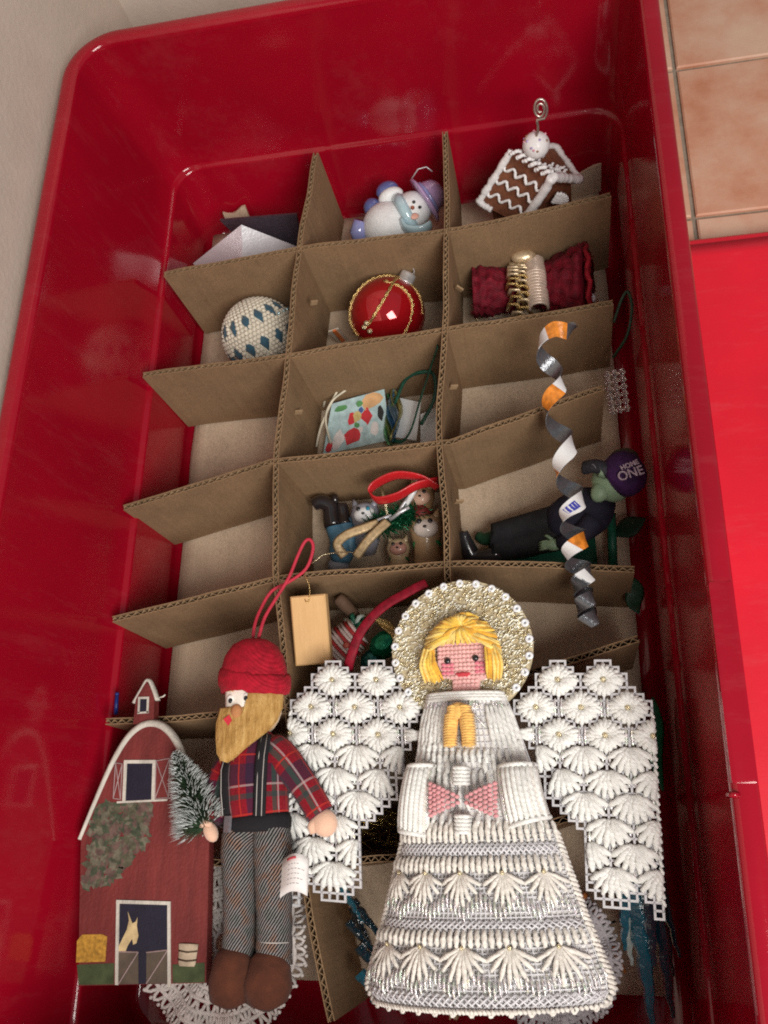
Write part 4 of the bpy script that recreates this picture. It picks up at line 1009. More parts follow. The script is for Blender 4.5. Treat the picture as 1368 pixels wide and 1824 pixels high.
for l0, off in ((.50, 0), (-.22, .5), (-.9, 0)):
    for k in range(14):
        lo = 6.2832*(k+.5-off)/14; p = cpt(l0, lo, 1.01); M_ = (p-cc).to_track_quat('Z', 'Y').to_matrix().to_4x4()
        def dia(b):
            e = .10*cr
            q = [cpt(l0+.25, lo), cpt(l0+.04, lo+.14), cpt(l0-.25, lo), cpt(l0+.04, lo-.14)]
            q = [cc+(x-cc).normalized()*cr*1.0 for x in q]; o = [cc+(x-cc).normalized()*cr*1.045 for x in [p_.lerp(p, .25) for p_ in q]]
            b.add(q+o, [(4, 5, 6, 7), (0, 1, 5, 4), (1, 2, 6, 5), (2, 3, 7, 6), (3, 0, 4, 7)])
        shape(dia, 'diamond', TEAL, cb_)
for k in range(5):
    p = cpt(.28, .3+k*.25, 1.06); shape(lambda b: b.ell(p, (.13, .13, .13), 8, 6), 'sequin', mat('sequin', (.55, .75, .78), .12, .5), cb_)
# red glass ball
RB = mat('ball_red', (.42, .006, .012), .07, .35, spec=.7, var=.05, bump=0, Coat_Weight=.5)
rb = thing('glass_ball', 'shiny red glass ball netted with gold cord and a silver cap', 'ball', (5.4, 20.1, -7.5))
rc = Vector((5.38, 20.2, -4.85)); rr_ = 2.62; sp_ = shape(lambda b: b.ell(rc, (rr_,)*3, 48, 32), 'glass_sphere', RB, rb)
cd = Vector((.55, .72, .42)).normalized(); M_ = Matrix.Translation(rc+cd*rr_*.97) @ cd.to_track_quat('Z', 'Y').to_matrix().to_4x4()
cpp = shape(lambda b: b.lathe([(.62, 0), (.62, .12), (.56, .14), (.55, .6), (.45, .7), (.1, .74)], 18, M_), 'cap', foil('cap_silver', (.78, .78, .80), .18), rb)
shape(lambda b: b.tube([M_ @ Vector((.32*math.cos(a), 0, .75+.3*math.sin(a))) for a in [math.pi*k/10 for k in range(11)]], .045, 6), 'cap_ring', foil('cap_silver', (.78, .78, .80), .18), cpp)
def rope(b, pts, r=.115):
    P = bez(pts, 40)
    for ph in (0, math.pi):
        b.tube([p+Vector((math.cos(i*1.1+ph), math.sin(i*1.1+ph), .3*math.sin(i*1.1+ph)))*r*.55 for i, p in enumerate(P)], r*.62, 5)
def onb(v): return rc+Vector(v).normalized()*(rr_+.05)
for arc in ([(-.9, -.5, .0), (-.85, .1, .45), (-.5, .6, .75), (0, .85, .6), (.3, .8, .5)], [(-.75, -.75, .1), (-.2, -.55, .8), (.2, 0, 1), (.35, .55, .75), (.45, .75, .5)], [(.1, .45, .95), (.55, .2, .8), (.75, -.2, .6), (.5, -.8, .3), (.1, -.95, .1)],
            [(.5, .7, .5), (.85, .3, .35), (.95, -.2, .2)], [(-.75, -.75, .1), (-.35, -.9, .35), (.1, -.9, .35), (.3, -.9, .2)], [(-.9, .1, .4), (-.95, -.3, .3), (-.8, -.7, .2)]):
    shape(lambda b: rope(b, [onb(v) for v in arc]), 'gold_cord', GOLD, rb)
for v in ((-.5, -.7, .6), (-.35, -.8, .55), (-.42, -.66, .72)): shape(lambda b: b.ell(onb(v), (.2, .2, .16), 10, 8), 'gold_bead', PALEGOLD, rb)
o = MB(); o.box((1.55, 19.7, -6.0), (.75, .12, 2.6), Matrix.Rotation(.25, 4, 'X') @ Matrix.Rotation(.2, 4, 'Z')); oc = o.build('card_box', mat('box_cream', (.60, .52, .42), .7), smooth=False); tag(oc, 'small cream carton with an orange stripe beside the red glass ball', 'carton')
o = MB(); o.box((1.62, 19.62, -5.95), (.26, .13, 2.55), Matrix.Rotation(.25, 4, 'X') @ Matrix.Rotation(.2, 4, 'Z')); o.build('orange_stripe', mat('stripe_orange', (.75, .20, .05), .6), oc, smooth=False)
# burgundy cracker tied with gold
BURG = yarn('burgundy_mesh', (.19, .007, .02), var=.5, rough=.6, sheen=.02); BURG2 = yarn('burgundy_bright', (.32, .008, .02), var=.4, rough=.55, sheen=.02)
ck = thing('wrapped_cracker', 'burgundy net cracker bound with cream and gold ribbon in the right-hand cell', 'cracker', (15.2, 21.6, -7.5))
def crk(pts, rad, name, m_):
    def f(b):
        P = bez(pts, 16); k = len(P); n = 36; vs = []
        rd = [pw(i/(k-1), rad) for i in range(k)]
        b.tube(P, [(r*(1+.06*math.sin(i*2.3)), r*.85*(1+.06*math.cos(i*1.7))) for i, r in enumerate(rd)], n, up=(0, 0, 1))
        for j, p in enumerate(b.v[-k*n:]):
            i, a = divmod(j, n); d = p-P[i]; b.v[len(b.v)-k*n+j] = P[i]+d*(1+.09*math.sin(a*2.1+i*.4)+.05*math.sin(a*5+i))
    return shape(f, name, m_, ck)
crk([(11.3, 21.7, -5.3), (12.6, 21.7, -5.4), (14.3, 21.5, -5.6)], [(0, 1.75), (.5, 1.8), (1, 1.2)], 'wrapped_end', BURG)
crk([(16.0, 21.4, -5.5), (17.4, 21.35, -5.1), (19.0, 21.15, -4.7)], [(0, 1.5), (.55, 2.1), (1, 2.6)], 'flared_end', BURG)
crk([(13.9, 21.5, -5.6), (15.2, 21.45, -5.6), (16.4, 21.4, -5.5)], [(0, 1.2), (.5, 1.1), (1, 1.3)], 'wrapped_middle', BURG)
shape(lambda b: [b.tube([(19.0+.25*math.sin(a*9+r_)*.5, 21.15+2.5*r_*math.cos(a), -4.7+2.05*r_*math.sin(a)) for a in [2*math.pi*k/30 for k in range(30)]], .16, 6, closed=True) for r_ in (1, .75, .5, .25)][0], 'ruffle', BURG2, ck)
for (p0, p1, ra, rb_), cnt, m_ in ((((11.2, 21.7, -5.3), (14.0, 21.5, -5.6), 1.75, 1.35), 1500, BURG), (((16.2, 21.4, -5.5), (19.1, 21.15, -4.7), 1.6, 2.6), 2600, BURG2)):
    b = MB(); p0, p1 = Vector(p0), Vector(p1); D_ = (p1-p0).normalized(); s1 = D_.orthogonal().normalized(); s2 = D_.cross(s1)
    for _ in range(cnt):
        t = random.random(); a = random.random()*6.2832; r = lerp(ra, rb_, t)*(1+.06*math.sin(a*6+t*9)); o_ = s1*math.cos(a)+s2*math.sin(a); o_.z *= .85
        q = p0.lerp(p1, t)+o_*r*.93; d = (o_+D_*random.gauss(.2, .5)+Vector((random.gauss(0, .4), random.gauss(0, .4), 0))).normalized()*random.uniform(.12, .32); e = d.orthogonal().normalized()*.022
        b.add([q-e, q+e, q+d, q+d.cross(e).normalized()*.02], [(0, 1, 2), (1, 3, 2), (3, 0, 2)])
    b.build('bristles', m_, ck, smooth=False)['kind'] = 'stuff'
RIBG = foil('ribbon_cream_gold', (.82, .66, .44), .32)
for k in range(26):
    t = k/25
    def loopf(b):
        x = 14.0+.5*(k % 2)+random.uniform(-.15, .15); y = 23.4-4.3*t; z = -3.4-1.7*(2*t-1)**2
        b.tube([(x-.25, y+.2, z-.8), (x-.05, y+.15, z), (x+.4, y, z+.1), (x+.7, y-.12, z-.7)], [(.1, .17)]*4, 6)
    shape(loopf, 'gold_ribbon_loop', GOLD if t > .5 and k % 3 else RIBG, ck)
WIREW = mat('wire_cream', (.74, .60, .50), .35, .3)
for k in range(20):
    shape(lambda b: b.tube([(15.55+.62*math.cos(a)+.01*k, 22.9-.185*k+.06*math.sin(a), -3.75+.55*math.sin(a)-.075*abs(k-8)) for a in [math.pi*(-.15+1.3*i/8) for i in range(9)]], .115, 6), 'wound_ribbon', WIREW, ck)
shape(lambda b: [b.ell((14.9, 22.95, -3.75), (.85, .5, .45), 14, 10)][0], 'ribbon_knot', RIBG, ck)
shape(lambda b: b.tube([(11.45, 20.9, -5.5), (11.4, 20.2, -6.2), (11.5, 19.4, -6.9)], .09, 6), 'gold_cord', PALEGOLD, ck)
o = MB(); o.tube([(19.1+.28*math.cos(a), 20.4+.28*math.sin(a), -5.6) for a in [2*math.pi*k/14 for k in range(14)]], .14, 8, closed=True, up=(0, 0, 1)); tag(o.build('white_ring', BEADW), 'tiny white plastic ring beside the flared end of the burgundy cracker', 'ring')
o = MB(); o.ell((12.7, 19.9, -7.1), (1.0, .6, .35), 14, 8); o.ell((12.3, 20.0, -6.85), (.4, .3, .25), 10, 6); tag(o.build('silver_charm', SILVER), 'small crumpled silver charm under the burgundy cracker', 'charm')
# twisted metal icicle
ic = thing('spiral_icicle', 'curled dark metal spiral icicle with orange and white painted patches lying across the dividers', 'icicle', (17, 5.5, .2))
ORG = mat('enamel_orange', (.72, .24, .03), .25, spec=.6, var=.35, scale=300); ENW = mat('enamel_white', (.82, .83, .84), .25, spec=.6, var=.05); ENB = mat('enamel_blue', (.05, .06, .42), .25, spec=.6)
ctr = [Vector((17.5, 13.8, 2.6)), Vector((16.3, 12.3, 2.2)), Vector((16.4, 9.7, 1.0)), Vector((16.7, 6.6, .85)), Vector((17.0, 3.7, .75)), Vector((17.0, 1.0, .72)), Vector((17.25, -1.1, .5)), Vector((17.5, -3.3, .2))]
CP = bez(ctr, 210); NCP = len(CP)-1
def icp(t):
    f = max(0, min(NCP-1e-6, t*NCP)); i = int(f); return CP[i].lerp(CP[i+1], f-i)
RAD = .60
FY = [(13.9, -.55), (13.0, 0), (9.8, 1), (5.9, 2), (2.8, 3), (.7, 4), (-1.1, 5), (-2.2, 6), (-3.4, 7.2)]
def turn(y):
    for (a, m_), (c, n_) in zip(FY, FY[1:]):
        if y >= c: return lerp(m_, n_, (a-y)/(a-c))
    return FY[-1][1]
def ribbon(b, t0_, t1_, wd, off=0.0, th=.05):
    n = max(4, int((t1_-t0_)*190)); L = []
    for k in range(n+1):
        t = lerp(t0_, t1_, k/n); c = icp(t); d = (icp(min(1, t+.01))-icp(max(0, t-.01))).normalized()
        a = math.pi/2-2*math.pi*turn(c.y)
        sx_ = d.cross(Vector((0, 0, 1))).normalized(); sz_ = sx_.cross(d)
        rad = (RAD if t < .86 else RAD*.68)*(1+off); o_ = (sx_*math.cos(a)+sz_*math.sin(a))
        tw = (sx_*math.sin(a)-sz_*math.cos(a)); hlx = (d*.9+tw*.7).normalized(); wdir = o_.cross(hlx).normalized()
        w2 = wd*(1 if .03 < t else .35+t*20)
        p = c+o_*rad; L.append((p+wdir*w2, p-wdir*w2, p-wdir*w2-o_*th, p+wdir*w2-o_*th))
    vs = [q for r in L for q in r]; fs = []
    for i in range(n):
        for k in range(4): fs.append((i*4+k, i*4+(k+1) % 4, i*4+4+(k+1) % 4, i*4+4+k))
    fs += [(3, 2, 1, 0), tuple(n*4+k for k in range(4))]
    b.add(vs, fs)
shape(lambda b: ribbon(b, 0, 1, .47), 'metal_strip', STEEL, ic, angle=50)
def t_at(m_):
    return min((i/400 for i in range(401)), key=lambda t: abs(turn(icp(t).y)-m_))
for m0, m1, mm in ((-.16, .08, ORG), (.08, .22, ENW), (.80, .92, ENW), (.92, 1.2, ORG), (1.78, 2.2, ENW), (2.2, 2.26, ORG), (2.78, 3.22, ENW), (2.92, 3.1, ENB), (3.78, 4.0, ORG), (4.0, 4.2, ENW), (4.86, 5.05, ENW)):
    shape(lambda b: ribbon(b, t_at(m0), t_at(m1), .475 if mm != ENB else .24, .035 if mm != ENB else .07, .02), 'painted_patch', mm, ic, angle=50)
# printed card ornaments in the middle cell
def quad_on(q, u, v): return Vector(q[0]).lerp(Vector(q[1]), u).lerp(Vector(q[3]).lerp(Vector(q[2]), u), v)
pc = thing('picture_card', 'small printed picture card with red figures on pale blue in the middle cell', 'card', (3, 12.9, -7.5))
CQ = [(1.3, 14.2, -5.9), (5.0, 15.0, -5.9), (5.25, 11.6, -6.9), (.5, 10.9, -7.0)]
def cardq(b, u0, v0, u1, v1, z): 
    q = [quad_on(CQ, u, v)+Vector((0, 0, z)) for u, v in ((u0, v0), (u1, v0), (u1, v1), (u0, v1))]; slab(b, q, .03 if z else .08)
shape(lambda b: cardq(b, 0, 0, 1, 1, 0), 'card', mat('card_sky', (.45, .60, .62), .4, var=.25, scale=200), pc, smooth=False)
for nm, c, rs in (('print_red', (.62, .03, .04), ((.34, .3, .48, .52), (.56, .3, .74, .62), (.3, .62, .56, .92), (.03, .78, .12, .98))), ('print_tan', (.72, .42, .20), ((.58, .02, .95, .30),)), ('print_black', (.02, .02, .02), ((.84, .32, .95, .58),)),
                  ('print_white', (.78, .72, .70), ((.12, .6, .3, .95), (.50, .62, .60, .74), (.73, .60, .84, .85))), ('print_green', (.10, .30, .10), ((.48, .10, .60, .22), (.46, .5, .54, .62), (.1, .1, .3, .2))), ('print_blue', (.06, .12, .32), ((.52, .24, .60, .34),)), ('print_yellow', (.65, .5, .2), ((.44, .3, .56, .5),))):
    for r in rs:
        def blob(b):
            n = 9; z = .035+random.random()*.012; cu, cv_ = (r[0]+r[2])/2, (r[1]+r[3])/2; ph = random.random()*6; pts = []
            for k in range(n):
                a = 2*math.pi*k/n; f = random.uniform(.75, 1.2); pts.append(quad_on(CQ, min(.99, max(.01, cu+(r[2]-r[0])*.55*f*math.cos(a))), min(.99, max(.01, cv_+(r[3]-r[1])*.55*f*math.sin(a))))+Vector((0, 0, z)))
            b.add(pts+[p-Vector((0, 0, .03)) for p in pts], [tuple(range(n-1, -1, -1)), tuple(range(n, 2*n))]+[(k, (k+1) % n, n+(k+1) % n, n+k) for k in range(n)])
        shape(blob, 'print', mat('card_'+nm, c, .45, var=.2), pc, smooth=False)
shape(lambda b: b.tube(bez([(.5, 14.4, -6.6), (1.1, 15.0, -5.6), (1.9, 15.1, -5.3), (1.4, 14.0, -5.4), (.6, 12.5, -5.9), (.15, 11.3, -6.5)], 26), .085, 6), 'white_cord', mat('cord_cream', (.72, .66, .52), .8), pc)
shape(lambda b: b.tube(bez([(2.5, 14.9, -5.3), (1.5, 14.0, -5.2), (1.0, 12.9, -5.6), (1.2, 11.4, -6.4)], 20), .08, 6), 'white_cord', mat('cord_cream', (.72, .66, .52), .8), pc)
wc = thing('white_tag', 'plain white paper tag under a looped dark green ribbon in the middle cell', 'tag', (7, 13, -7.5))
for q in ([(5.95, 14.5, -6.4), (7.5, 13.9, -6.2), (7.1, 11.3, -6.7), (5.5, 11.8, -6.9)], [(7.5, 12.9, -6.0), (8.8, 13.2, -5.6), (8.9, 11.2, -6.4), (7.4, 11.0, -6.6)]):
    shape(lambda b: slab(b, [Vector(p) for p in q], .05), 'paper', mat('paper_white', (.78, .80, .82), .6, var=.04), wc, smooth=False)
GRIB = mat('ribbon_dark_green', (.012, .085, .055), .4, var=.3)
shape(lambda b: b.tube(bez([(5.6, 11.3, -6.4), (6.3, 11.0, -6.0), (7.0, 11.6, -5.4), (7.7, 13.2, -4.6), (8.7, 15.0, -3.2), (9.4, 15.1, -1.2)], 40), (.16, .05), 6), 'green_ribbon', GRIB, wc)
shape(lambda b: b.tube(bez([(5.7, 13.9, -6.1), (6.6, 15.0, -5.0), (7.7, 15.0, -4.1), (8.7, 14.7, -4.0), (8.6, 13.4, -4.9), (7.6, 11.9, -5.6)], 40), (.13, .05), 6), 'green_ribbon', GRIB, wc)
cf = thing('coloured_foil', 'strip of crumpled green and blue gift foil between the picture card and white tag', 'foil', (5.6, 13, -7.5))
for i, c in enumerate(((.10, .30, .12), (.16, .24, .08), (.08, .20, .34), (.22, .30, .36), (.32, .28, .10))):
    shape(lambda b: b.sheet(lambda u, v: (5.0+.28*i*.6+.3*u+.25*math.sin(v*7+i), 14.9-3.9*v+.2*i*u, -6.6+.5*math.sin(u*5+v*6+i*2)*.5+.12*i), 4, 10, .03), 'foil_strip', foil('foil_%d' % i, c, .3), cf, smooth=False)
# cluster in the cell below: cowboy legs, grey cat, bears, tinsel sprig, red ribbon
JEAN = mat('jeans_blue', (.10, .24, .36), .4, var=.2, bump=.2); BOOTB = glaze('boot_black', (.018, .014, .016))
cw_ = thing('cowboy_figurine', 'upside-down resin figurine in blue jeans and black boots beside the grey cat', 'figurine', (1.7, 4.8, -7.5))
shape(lambda b: b.tube(bez([(2.15, 2.9, -6.5), (2.3, 3.8, -6.2), (2.1, 4.6, -6.0), (1.75, 5.3, -5.9)], 12), [.62, .72, .8, .86, .84, .8, .75, .72, .7, .68, .66, .62, .6][:13], 16), 'jeans', JEAN, cw_)
shape(lambda b: b.tube(bez([(2.7, 3.3, -6.3), (2.9, 4.1, -6.1), (2.7, 4.9, -5.9), (2.5, 5.5, -5.8)], 12), .52, 14), 'jeans', JEAN, cw_)
shape(lambda b: [b.tube(bez([(1.8, 5.1, -5.85), (1.65, 5.9, -5.7), (1.55, 6.5, -5.5), (.95, 6.7, -5.3), (.5, 6.5, -5.3)], 14), [.66, .64, .62, .6, .56, .54, .52, .5, .5, .48, .46, .44, .4, .36, .3, .3][:13], 14), b.box((1.95, 6.85, -5.4), (.35, .5, .6))][0], 'boot', BOOTB, cw_)
shape(lambda b: b.tube(bez([(2.55, 5.2, -5.8), (2.45, 5.9, -5.7), (2.35, 6.6, -5.5)], 10), [.55, .52, .5, .48, .45, .43, .42, .4, .4, .38, .3][:11], 14), 'boot', BOOTB, cw_)
shape(lambda b: b.ell((2.0, 2.7, -6.6), (.75, .6, .6), 14, 9), 'shirt', mat('figurine_grey', (.35, .36, .42), .5), cw_)
shape(lambda b: b.ell((.75, 6.85, -5.15), (.3, .22, .15), 10, 6), 'spur', PALEGOLD, cw_)
def animal(name, label, cat, c, col, facec, s=1.0, collar=None, hatc=None):
    t = thing(name, label, cat, (c[0], c[1]-.6*s, -7.5))
    A_ = mat(name+'_coat', col, .35, var=.15, Coat_Weight=.3); Fc = mat(name+'_face', facec, .3, var=.05, Coat_Weight=.3)
    c = Vector(c)
    shape(lambda b: b.tube([c+Vector((.05, -1.9, -.9))*s, c+Vector((.03, -1.3, -.5))*s, c+Vector((0, -.7, -.25))*s, c+Vector((0, 0, 0))*s, c+Vector((0, .35, .05))*s, c+Vector((0, .72, .05))*s], [.35*s, .68*s, .6*s, .82*s, .78*s, .25*s], 16), 'body', A_, t)
    shape(lambda b: b.ell(c+Vector((.08, -.15, .55))*s, (.6*s, .48*s, .36*s), 14, 10), 'muzzle', Fc, t)
    for sx_ in (-1, 1):
        shape(lambda b: b.tube([c+Vector((.45*sx_, .35, .25))*s, c+Vector((.62*sx_, .85, .3))*s], [.26*s, .05*s], 8), 'ear', A_, t)
        shape(lambda b: b.ell(c+Vector((.26*sx_+.06, .08, .86))*s, (.12*s, .13*s, .07*s), 8, 6), 'eye', BLACK if cat != 'cat' or sx_ < 0 else mat('eye_teal', (.03, .2, .3), .2), t)
    shape(lambda b: b.ell(c+Vector((.08, -.2, .92))*s, (.1*s, .07*s, .06*s), 8, 6), 'nose', BLACK, t)
    if collar: shape(lambda b: b.tube([c+Vector((.58*math.cos(a), -.72+.12*math.sin(a), -.24+.56*math.sin(a)))*s for a in [2*math.pi*k/18 for k in range(18)]], .11*s, 6, closed=True), 'collar', mat(name+'_collar', collar, .5), t)
    if hatc: shape(lambda b: b.tube([c+Vector((-.1, .5, .3))*s, c+Vector((-.25, .85, .4))*s, c+Vector((-.5, 1.1, .4))*s], [.5*s, .3*s, .08*s], 12), 'hat', mat(name+'_hat', hatc, .5), t)
    return t
animal('grey_cat', 'grey and white cat figurine with red collar in the ornament cluster', 'cat', (4.0, 5.6, -5.4), (.26, .26, .31), (.80, .80, .82), 1.2, (.5, .05, .04))
animal('tan_bear', 'tan bear figurine in a green vest at the cluster side by the long divider', 'bear', (8.0, 4.4, -5.2), (.45, .30, .17), (.78, .70, .64), 1.35, (.03, .28, .09), (.25, .03, .03))
animal('brown_bear', 'small brown bear figurine in a straw hat at the top of the ornament cluster', 'bear', (7.7, 6.4, -5.0), (.42, .26, .13), (.72, .46, .34), 1.1, None, (.62, .46, .22))
animal('cream_mouse', 'small cream mouse figurine lying low in the ornament cluster', 'mouse', (6.1, 3.4, -5.9), (.62, .45, .27), (.55, .28, .22), .95, (.02, .16, .06))
sg = thing('tinsel_sprig', 'dark green tinsel sprig with gold and white picks across the small figurines', 'sprig', (6.2, 4.9, -7))
b = MB()
for _ in range(800):
    t = random.random(); c = Vector((4.6, 4.5, -4.9)).lerp(Vector((7.6, 5.3, -4.5)), t); d = Vector((random.gauss(0, 1), random.gauss(0, .8), random.gauss(0, .6))).normalized()
    p = c+d*random.uniform(.5, 1.3); s_ = d.orthogonal().normalized()*.05; b.add([c+s_, c-s_, p-s_*.5+Vector((0, 0, .02)), p+s_*.5, c-s_+Vector((0, 0, -.02))], [(0, 1, 2, 3), (1, 4, 2), (4, 0, 3, 2)])
b.build('green_tinsel', foil('tinsel_green', (.02, .16, .07), .3), sg, smooth=False)['kind'] = 'stuff'
for p, q, m_ in (((6.6, 5.2, -4.2), (8.0, 7.0, -3.3), ENW), ((6.3, 5.0, -4.1), (7.2, 6.1, -3.7), SILVER), ((5.7, 5.1, -4.2), (5.3, 7.0, -3.9), PALEGOLD), ((5.9, 4.7, -4.0), (7.2, 5.3, -3.6), SILVER), ((4.2, 4.4, -4.3), (6.0, 5.0, -4.0), SILVER)):
    shape(lambda b: b.tube([p, Vector(p).lerp(Vector(q), .5)+Vector((.05, .05, .1)), q], [.12, .2 if m_ == ENW else .12, .1], 8), 'pick', m_, sg)
GRB = mat('ribbon_gold_tan', (.50, .36, .20), .45, .25, var=.3, scale=400)
for pts in ([(3.15, 2.3, -3.6), (2.75, 3.0, -3.3), (3.3, 3.5, -3.1), (4.4, 3.9, -3.1), (5.3, 4.3, -3.4)], [(3.9, 2.2, -3.5), (4.6, 3.0, -3.2), (5.2, 3.6, -3.1), (5.9, 4.4, -3.4)]):
    rbn = shape(lambda b: b.tube(bez(pts, 24), (.30, .03), 6, up=(.1, -.2, 1)), 'gold_ribbon', GRB, sg)
gt = MB(); gt.tube([(2.2, .75, -.0+.15), (2.9, 1.2, .25), (3.6, 1.6, -.6), (3.9, 2.2, -2.5)], .035, 5); tag(gt.build('gold_thread', PALEGOLD), 'short gold thread bent over the divider edge under the blue jeans figurine', 'thread')
rl = MB(); rl.tube(bez([(9.2, 5.9, -2.2), (8.2, 6.4, -1.7), (6.8, 6.6, -1.5), (5.5, 6.2, -1.7), (5.1, 5.7, -1.9), (5.6, 5.2, -1.9), (6.8, 5.3, -1.7), (8.0, 5.9, -1.7), (9.2, 6.3, -2.1)], 60), (.07, .42), 8, up=(0, .25, 1))
tag(rl.build('red_ribbon_loop', mat('satin_red', (.52, .015, .02), .32, spec=.6, var=.2, scale=60)), 'flat loop of red satin ribbon above the small figurines', 'ribbon')
# green-faced figure in dark clothes
NAV = mat('cloth_navy', (.012, .011, .026), .85, var=.3, bump=.5, bscale=1200); PANT = mat('cloth_charcoal', (.016, .016, .018), .9, var=.3, bump=.5, bscale=1200); GSK = mat('skin_pale_green', (.25, .36, .23), .45, var=.12); CAPP = mat('cloth_purple', (.045, .011, .075), .85, var=.45, scale=60, bump=.8, bscale=120, bdist=.003); BOOTG = glaze('boot_charcoal', (.030, .030, .034))
fg = thing('green_faced_figure', 'reclining green-faced figure in dark navy clothes and purple cap on a green base', 'figurine', (16, 4, -7.5))
shape(lambda b: b.tube(bez([(15.9, 4.2, -5.1), (17.0, 4.35, -4.7), (18.2, 4.6, -4.0), (19.1, 4.9, -3.2)], 14), [(1.1, 1.0), (1.25, 1.15), (1.4, 1.25), (1.5, 1.3), (1.55, 1.3), (1.6, 1.3), (1.6, 1.3), (1.55, 1.25), (1.5, 1.2), (1.4, 1.1), (1.2, 1.0), (1.0, .85), (.7, .7)], 22, up=(0, 0, 1)), 'coat', NAV, fg)
for y0, y1, z in ((4.55, 3.85, -5.6), (3.6, 3.05, -5.9)):
    shape(lambda b: b.tube(bez([(16.6, y0, -5.1), (14.8, lerp(y0, y1, .4), z+.3), (12.4, y1, z), (12.0, y1-.02, z)], 14), [.95, .95, .95, .92, .9, .88, .86, .84, .82, .8, .8, .8, .78], 18, up=(0, 0, 1)), 'trouser_leg', PANT, fg)
shape(lambda b: [b.tube(bez([(12.6, 2.75, -5.7), (11.5, 2.55, -5.9), (10.8, 2.75, -6.0), (10.45, 3.5, -5.6), (10.35, 4.1, -5.2)], 14), [.5, .5, .5, .5, .5, .52, .55, .55, .52, .48, .42, .36, .3], 16)][0], 'boot', BOOTG, fg)
shape(lambda b: [b.tube(bez([(12.5, 3.9, -5.9), (11.6, 3.9, -6.3), (11.1, 4.2, -6.4)], 8), [.5, .5, .48, .46, .42, .4, .38, .35, .3], 14)][0], 'boot', mat('boot_green', (.02, .07, .035), .4), fg)
shape(lambda b: b.tube(bez([(18.3, 3.6, -3.0), (17.6, 2.9, -3.2), (16.9, 2.6, -3.6), (16.3, 2.7, -4.2)], 14), [.62, .62, .6, .58, .56, .54, .52, .5, .48, .46, .45, .44, .42], 16), 'sleeve', NAV, fg)
def fhand(b):
    b.ell((15.85, 2.65, -4.4), (.5, .38, .28), 12, 8)
    for k in range(4): b.tube([(15.55, 2.45+.14*k, -4.3), (15.2, 2.4+.15*k, -4.35), (15.0, 2.42+.15*k, -4.6)], [.10, .09, .06], 6)
    b.tube([(15.8, 2.95, -4.3), (15.5, 3.2, -4.3), (15.35, 3.25, -4.4)], [.11, .1, .06], 6)
shape(fhand, 'hand', GSK, fg)
fh = shape(lambda b: [b.ell((19.4, 5.75, -2.6), (1.12, 1.25, 1.05), 22, 14, Matrix.Rotation(.5, 4, 'Z')), b.ell((18.75, 5.1, -2.3), (.55, .75, .5), 14, 9, Matrix.Rotation(-.6, 4, 'Z')), b.ell((19.85, 6.9, -2.3), (.42, .55, .4), 12, 8), b.tube([(19.0, 5.75, -1.7), (18.75, 5.85, -1.35), (18.65, 5.7, -1.6)], [.22, .2, .1], 8)][0], 'head', GSK, fg)
shape(lambda b: [b.tube(bez([(17.9, 6.5, -2.0), (18.5, 6.35, -1.5), (19.2, 6.0, -1.45), (19.6, 5.6, -1.6)], 12), (.44, .3), 10, up=(0, 0, 1))][0], 'beard', mat('hair_charcoal', (.03, .03, .04), .6, var=.5, scale=500), fg)
for k in range(5): shape(lambda b: b.tube(bez([(18.1+.25*k, 6.55-.12*k, -1.6), (18.4+.25*k, 6.3-.12*k, -1.2), (18.55+.25*k, 6.0-.12*k, -1.3)], 8), .03, 4), 'beard_strand', mat('hair_grey', (.25, .25, .28), .6), fg)
CM_ = Matrix.Translation((20.05, 5.95, -2.1)) @ Vector((.75, .22, .5)).normalized().to_track_quat('Z', 'Y').to_matrix().to_4x4()
cap_ = shape(lambda b: b.lathe([(1.25, -.45), (1.36, -.05), (1.34, .3), (1.2, .72), (.85, 1.05), (.4, 1.2), (.08, 1.23)], 24, CM_), 'cap', CAPP, fg)
def lettering(txt, size, loc, eul, m_, parent, name='cap_lettering'):
    cu = bpy.data.curves.new(name, 'FONT'); cu.body = txt; cu.size = size*CM; cu.extrude = .015*CM; cu.align_x = 'CENTER'; cu.align_y = 'CENTER'; cu.offset = .012*CM
    tmp = bpy.data.objects.new(name, cu); me = bpy.data.meshes.new_from_object(tmp); bpy.data.objects.remove(tmp)
    o = bpy.data.objects.new(name, me); C.objects.link(o); me.materials.clear(); o.location = m3(*loc)-m3(*parent['_o']); o.rotation_euler = eul; me.materials.append(m_); o.parent = parent; return o
LET = mat('lettering_pale', (.46, .37, .44), .9, var=.35, scale=500)
e_ = Vector((.12, -.12, 1)).normalized().to_track_quat('Z', 'Y').to_euler()
lettering('ONE', .74, (20.36, 5.40, -.70), (.22, .2, .35), LET, cap_); lettering('HOME', .40, (20.34, 5.93, -.70), (.05, .22, .42), LET, cap_)
shape(lambda b: b.ell((20.2, 7.0, -2.2), (.85, .65, .6), 14, 9), 'hair', mat('hair_brown', (.05, .04, .02), .8, var=.4), fg)
gb = shape(lambda b: b.tube(bez([(12.4, 2.6, -7.0), (15, 2.7, -6.9), (18.4, 2.8, -6.8)], 12), [(1.6, .35)]*13, 12, up=(0, 0, 1)), 'base', mat('base_green', (.012, .13, .075), .45, var=.3), fg)
shape(lambda b: b.tube([(19.3, 1.5, -6.6), (19.35, 3.2, -6.0), (19.4, 4.9, -5.6)], .28, 10), 'bench_post', mat('base_green', (.012, .13, .075), .45), fg)
shape(lambda b: b.tube([(19.4+.25*k, 3.6+.1*k, -6.0+.06*k) for k in range(9)], [(.75*math.sin(math.pi*min(.98, max(.05, k/8))), .06) for k in range(9)], 8, up=(0, .3, 1)), 'green_leaf', mat('leaf_dark', (.012, .035, .018), .5), fg)
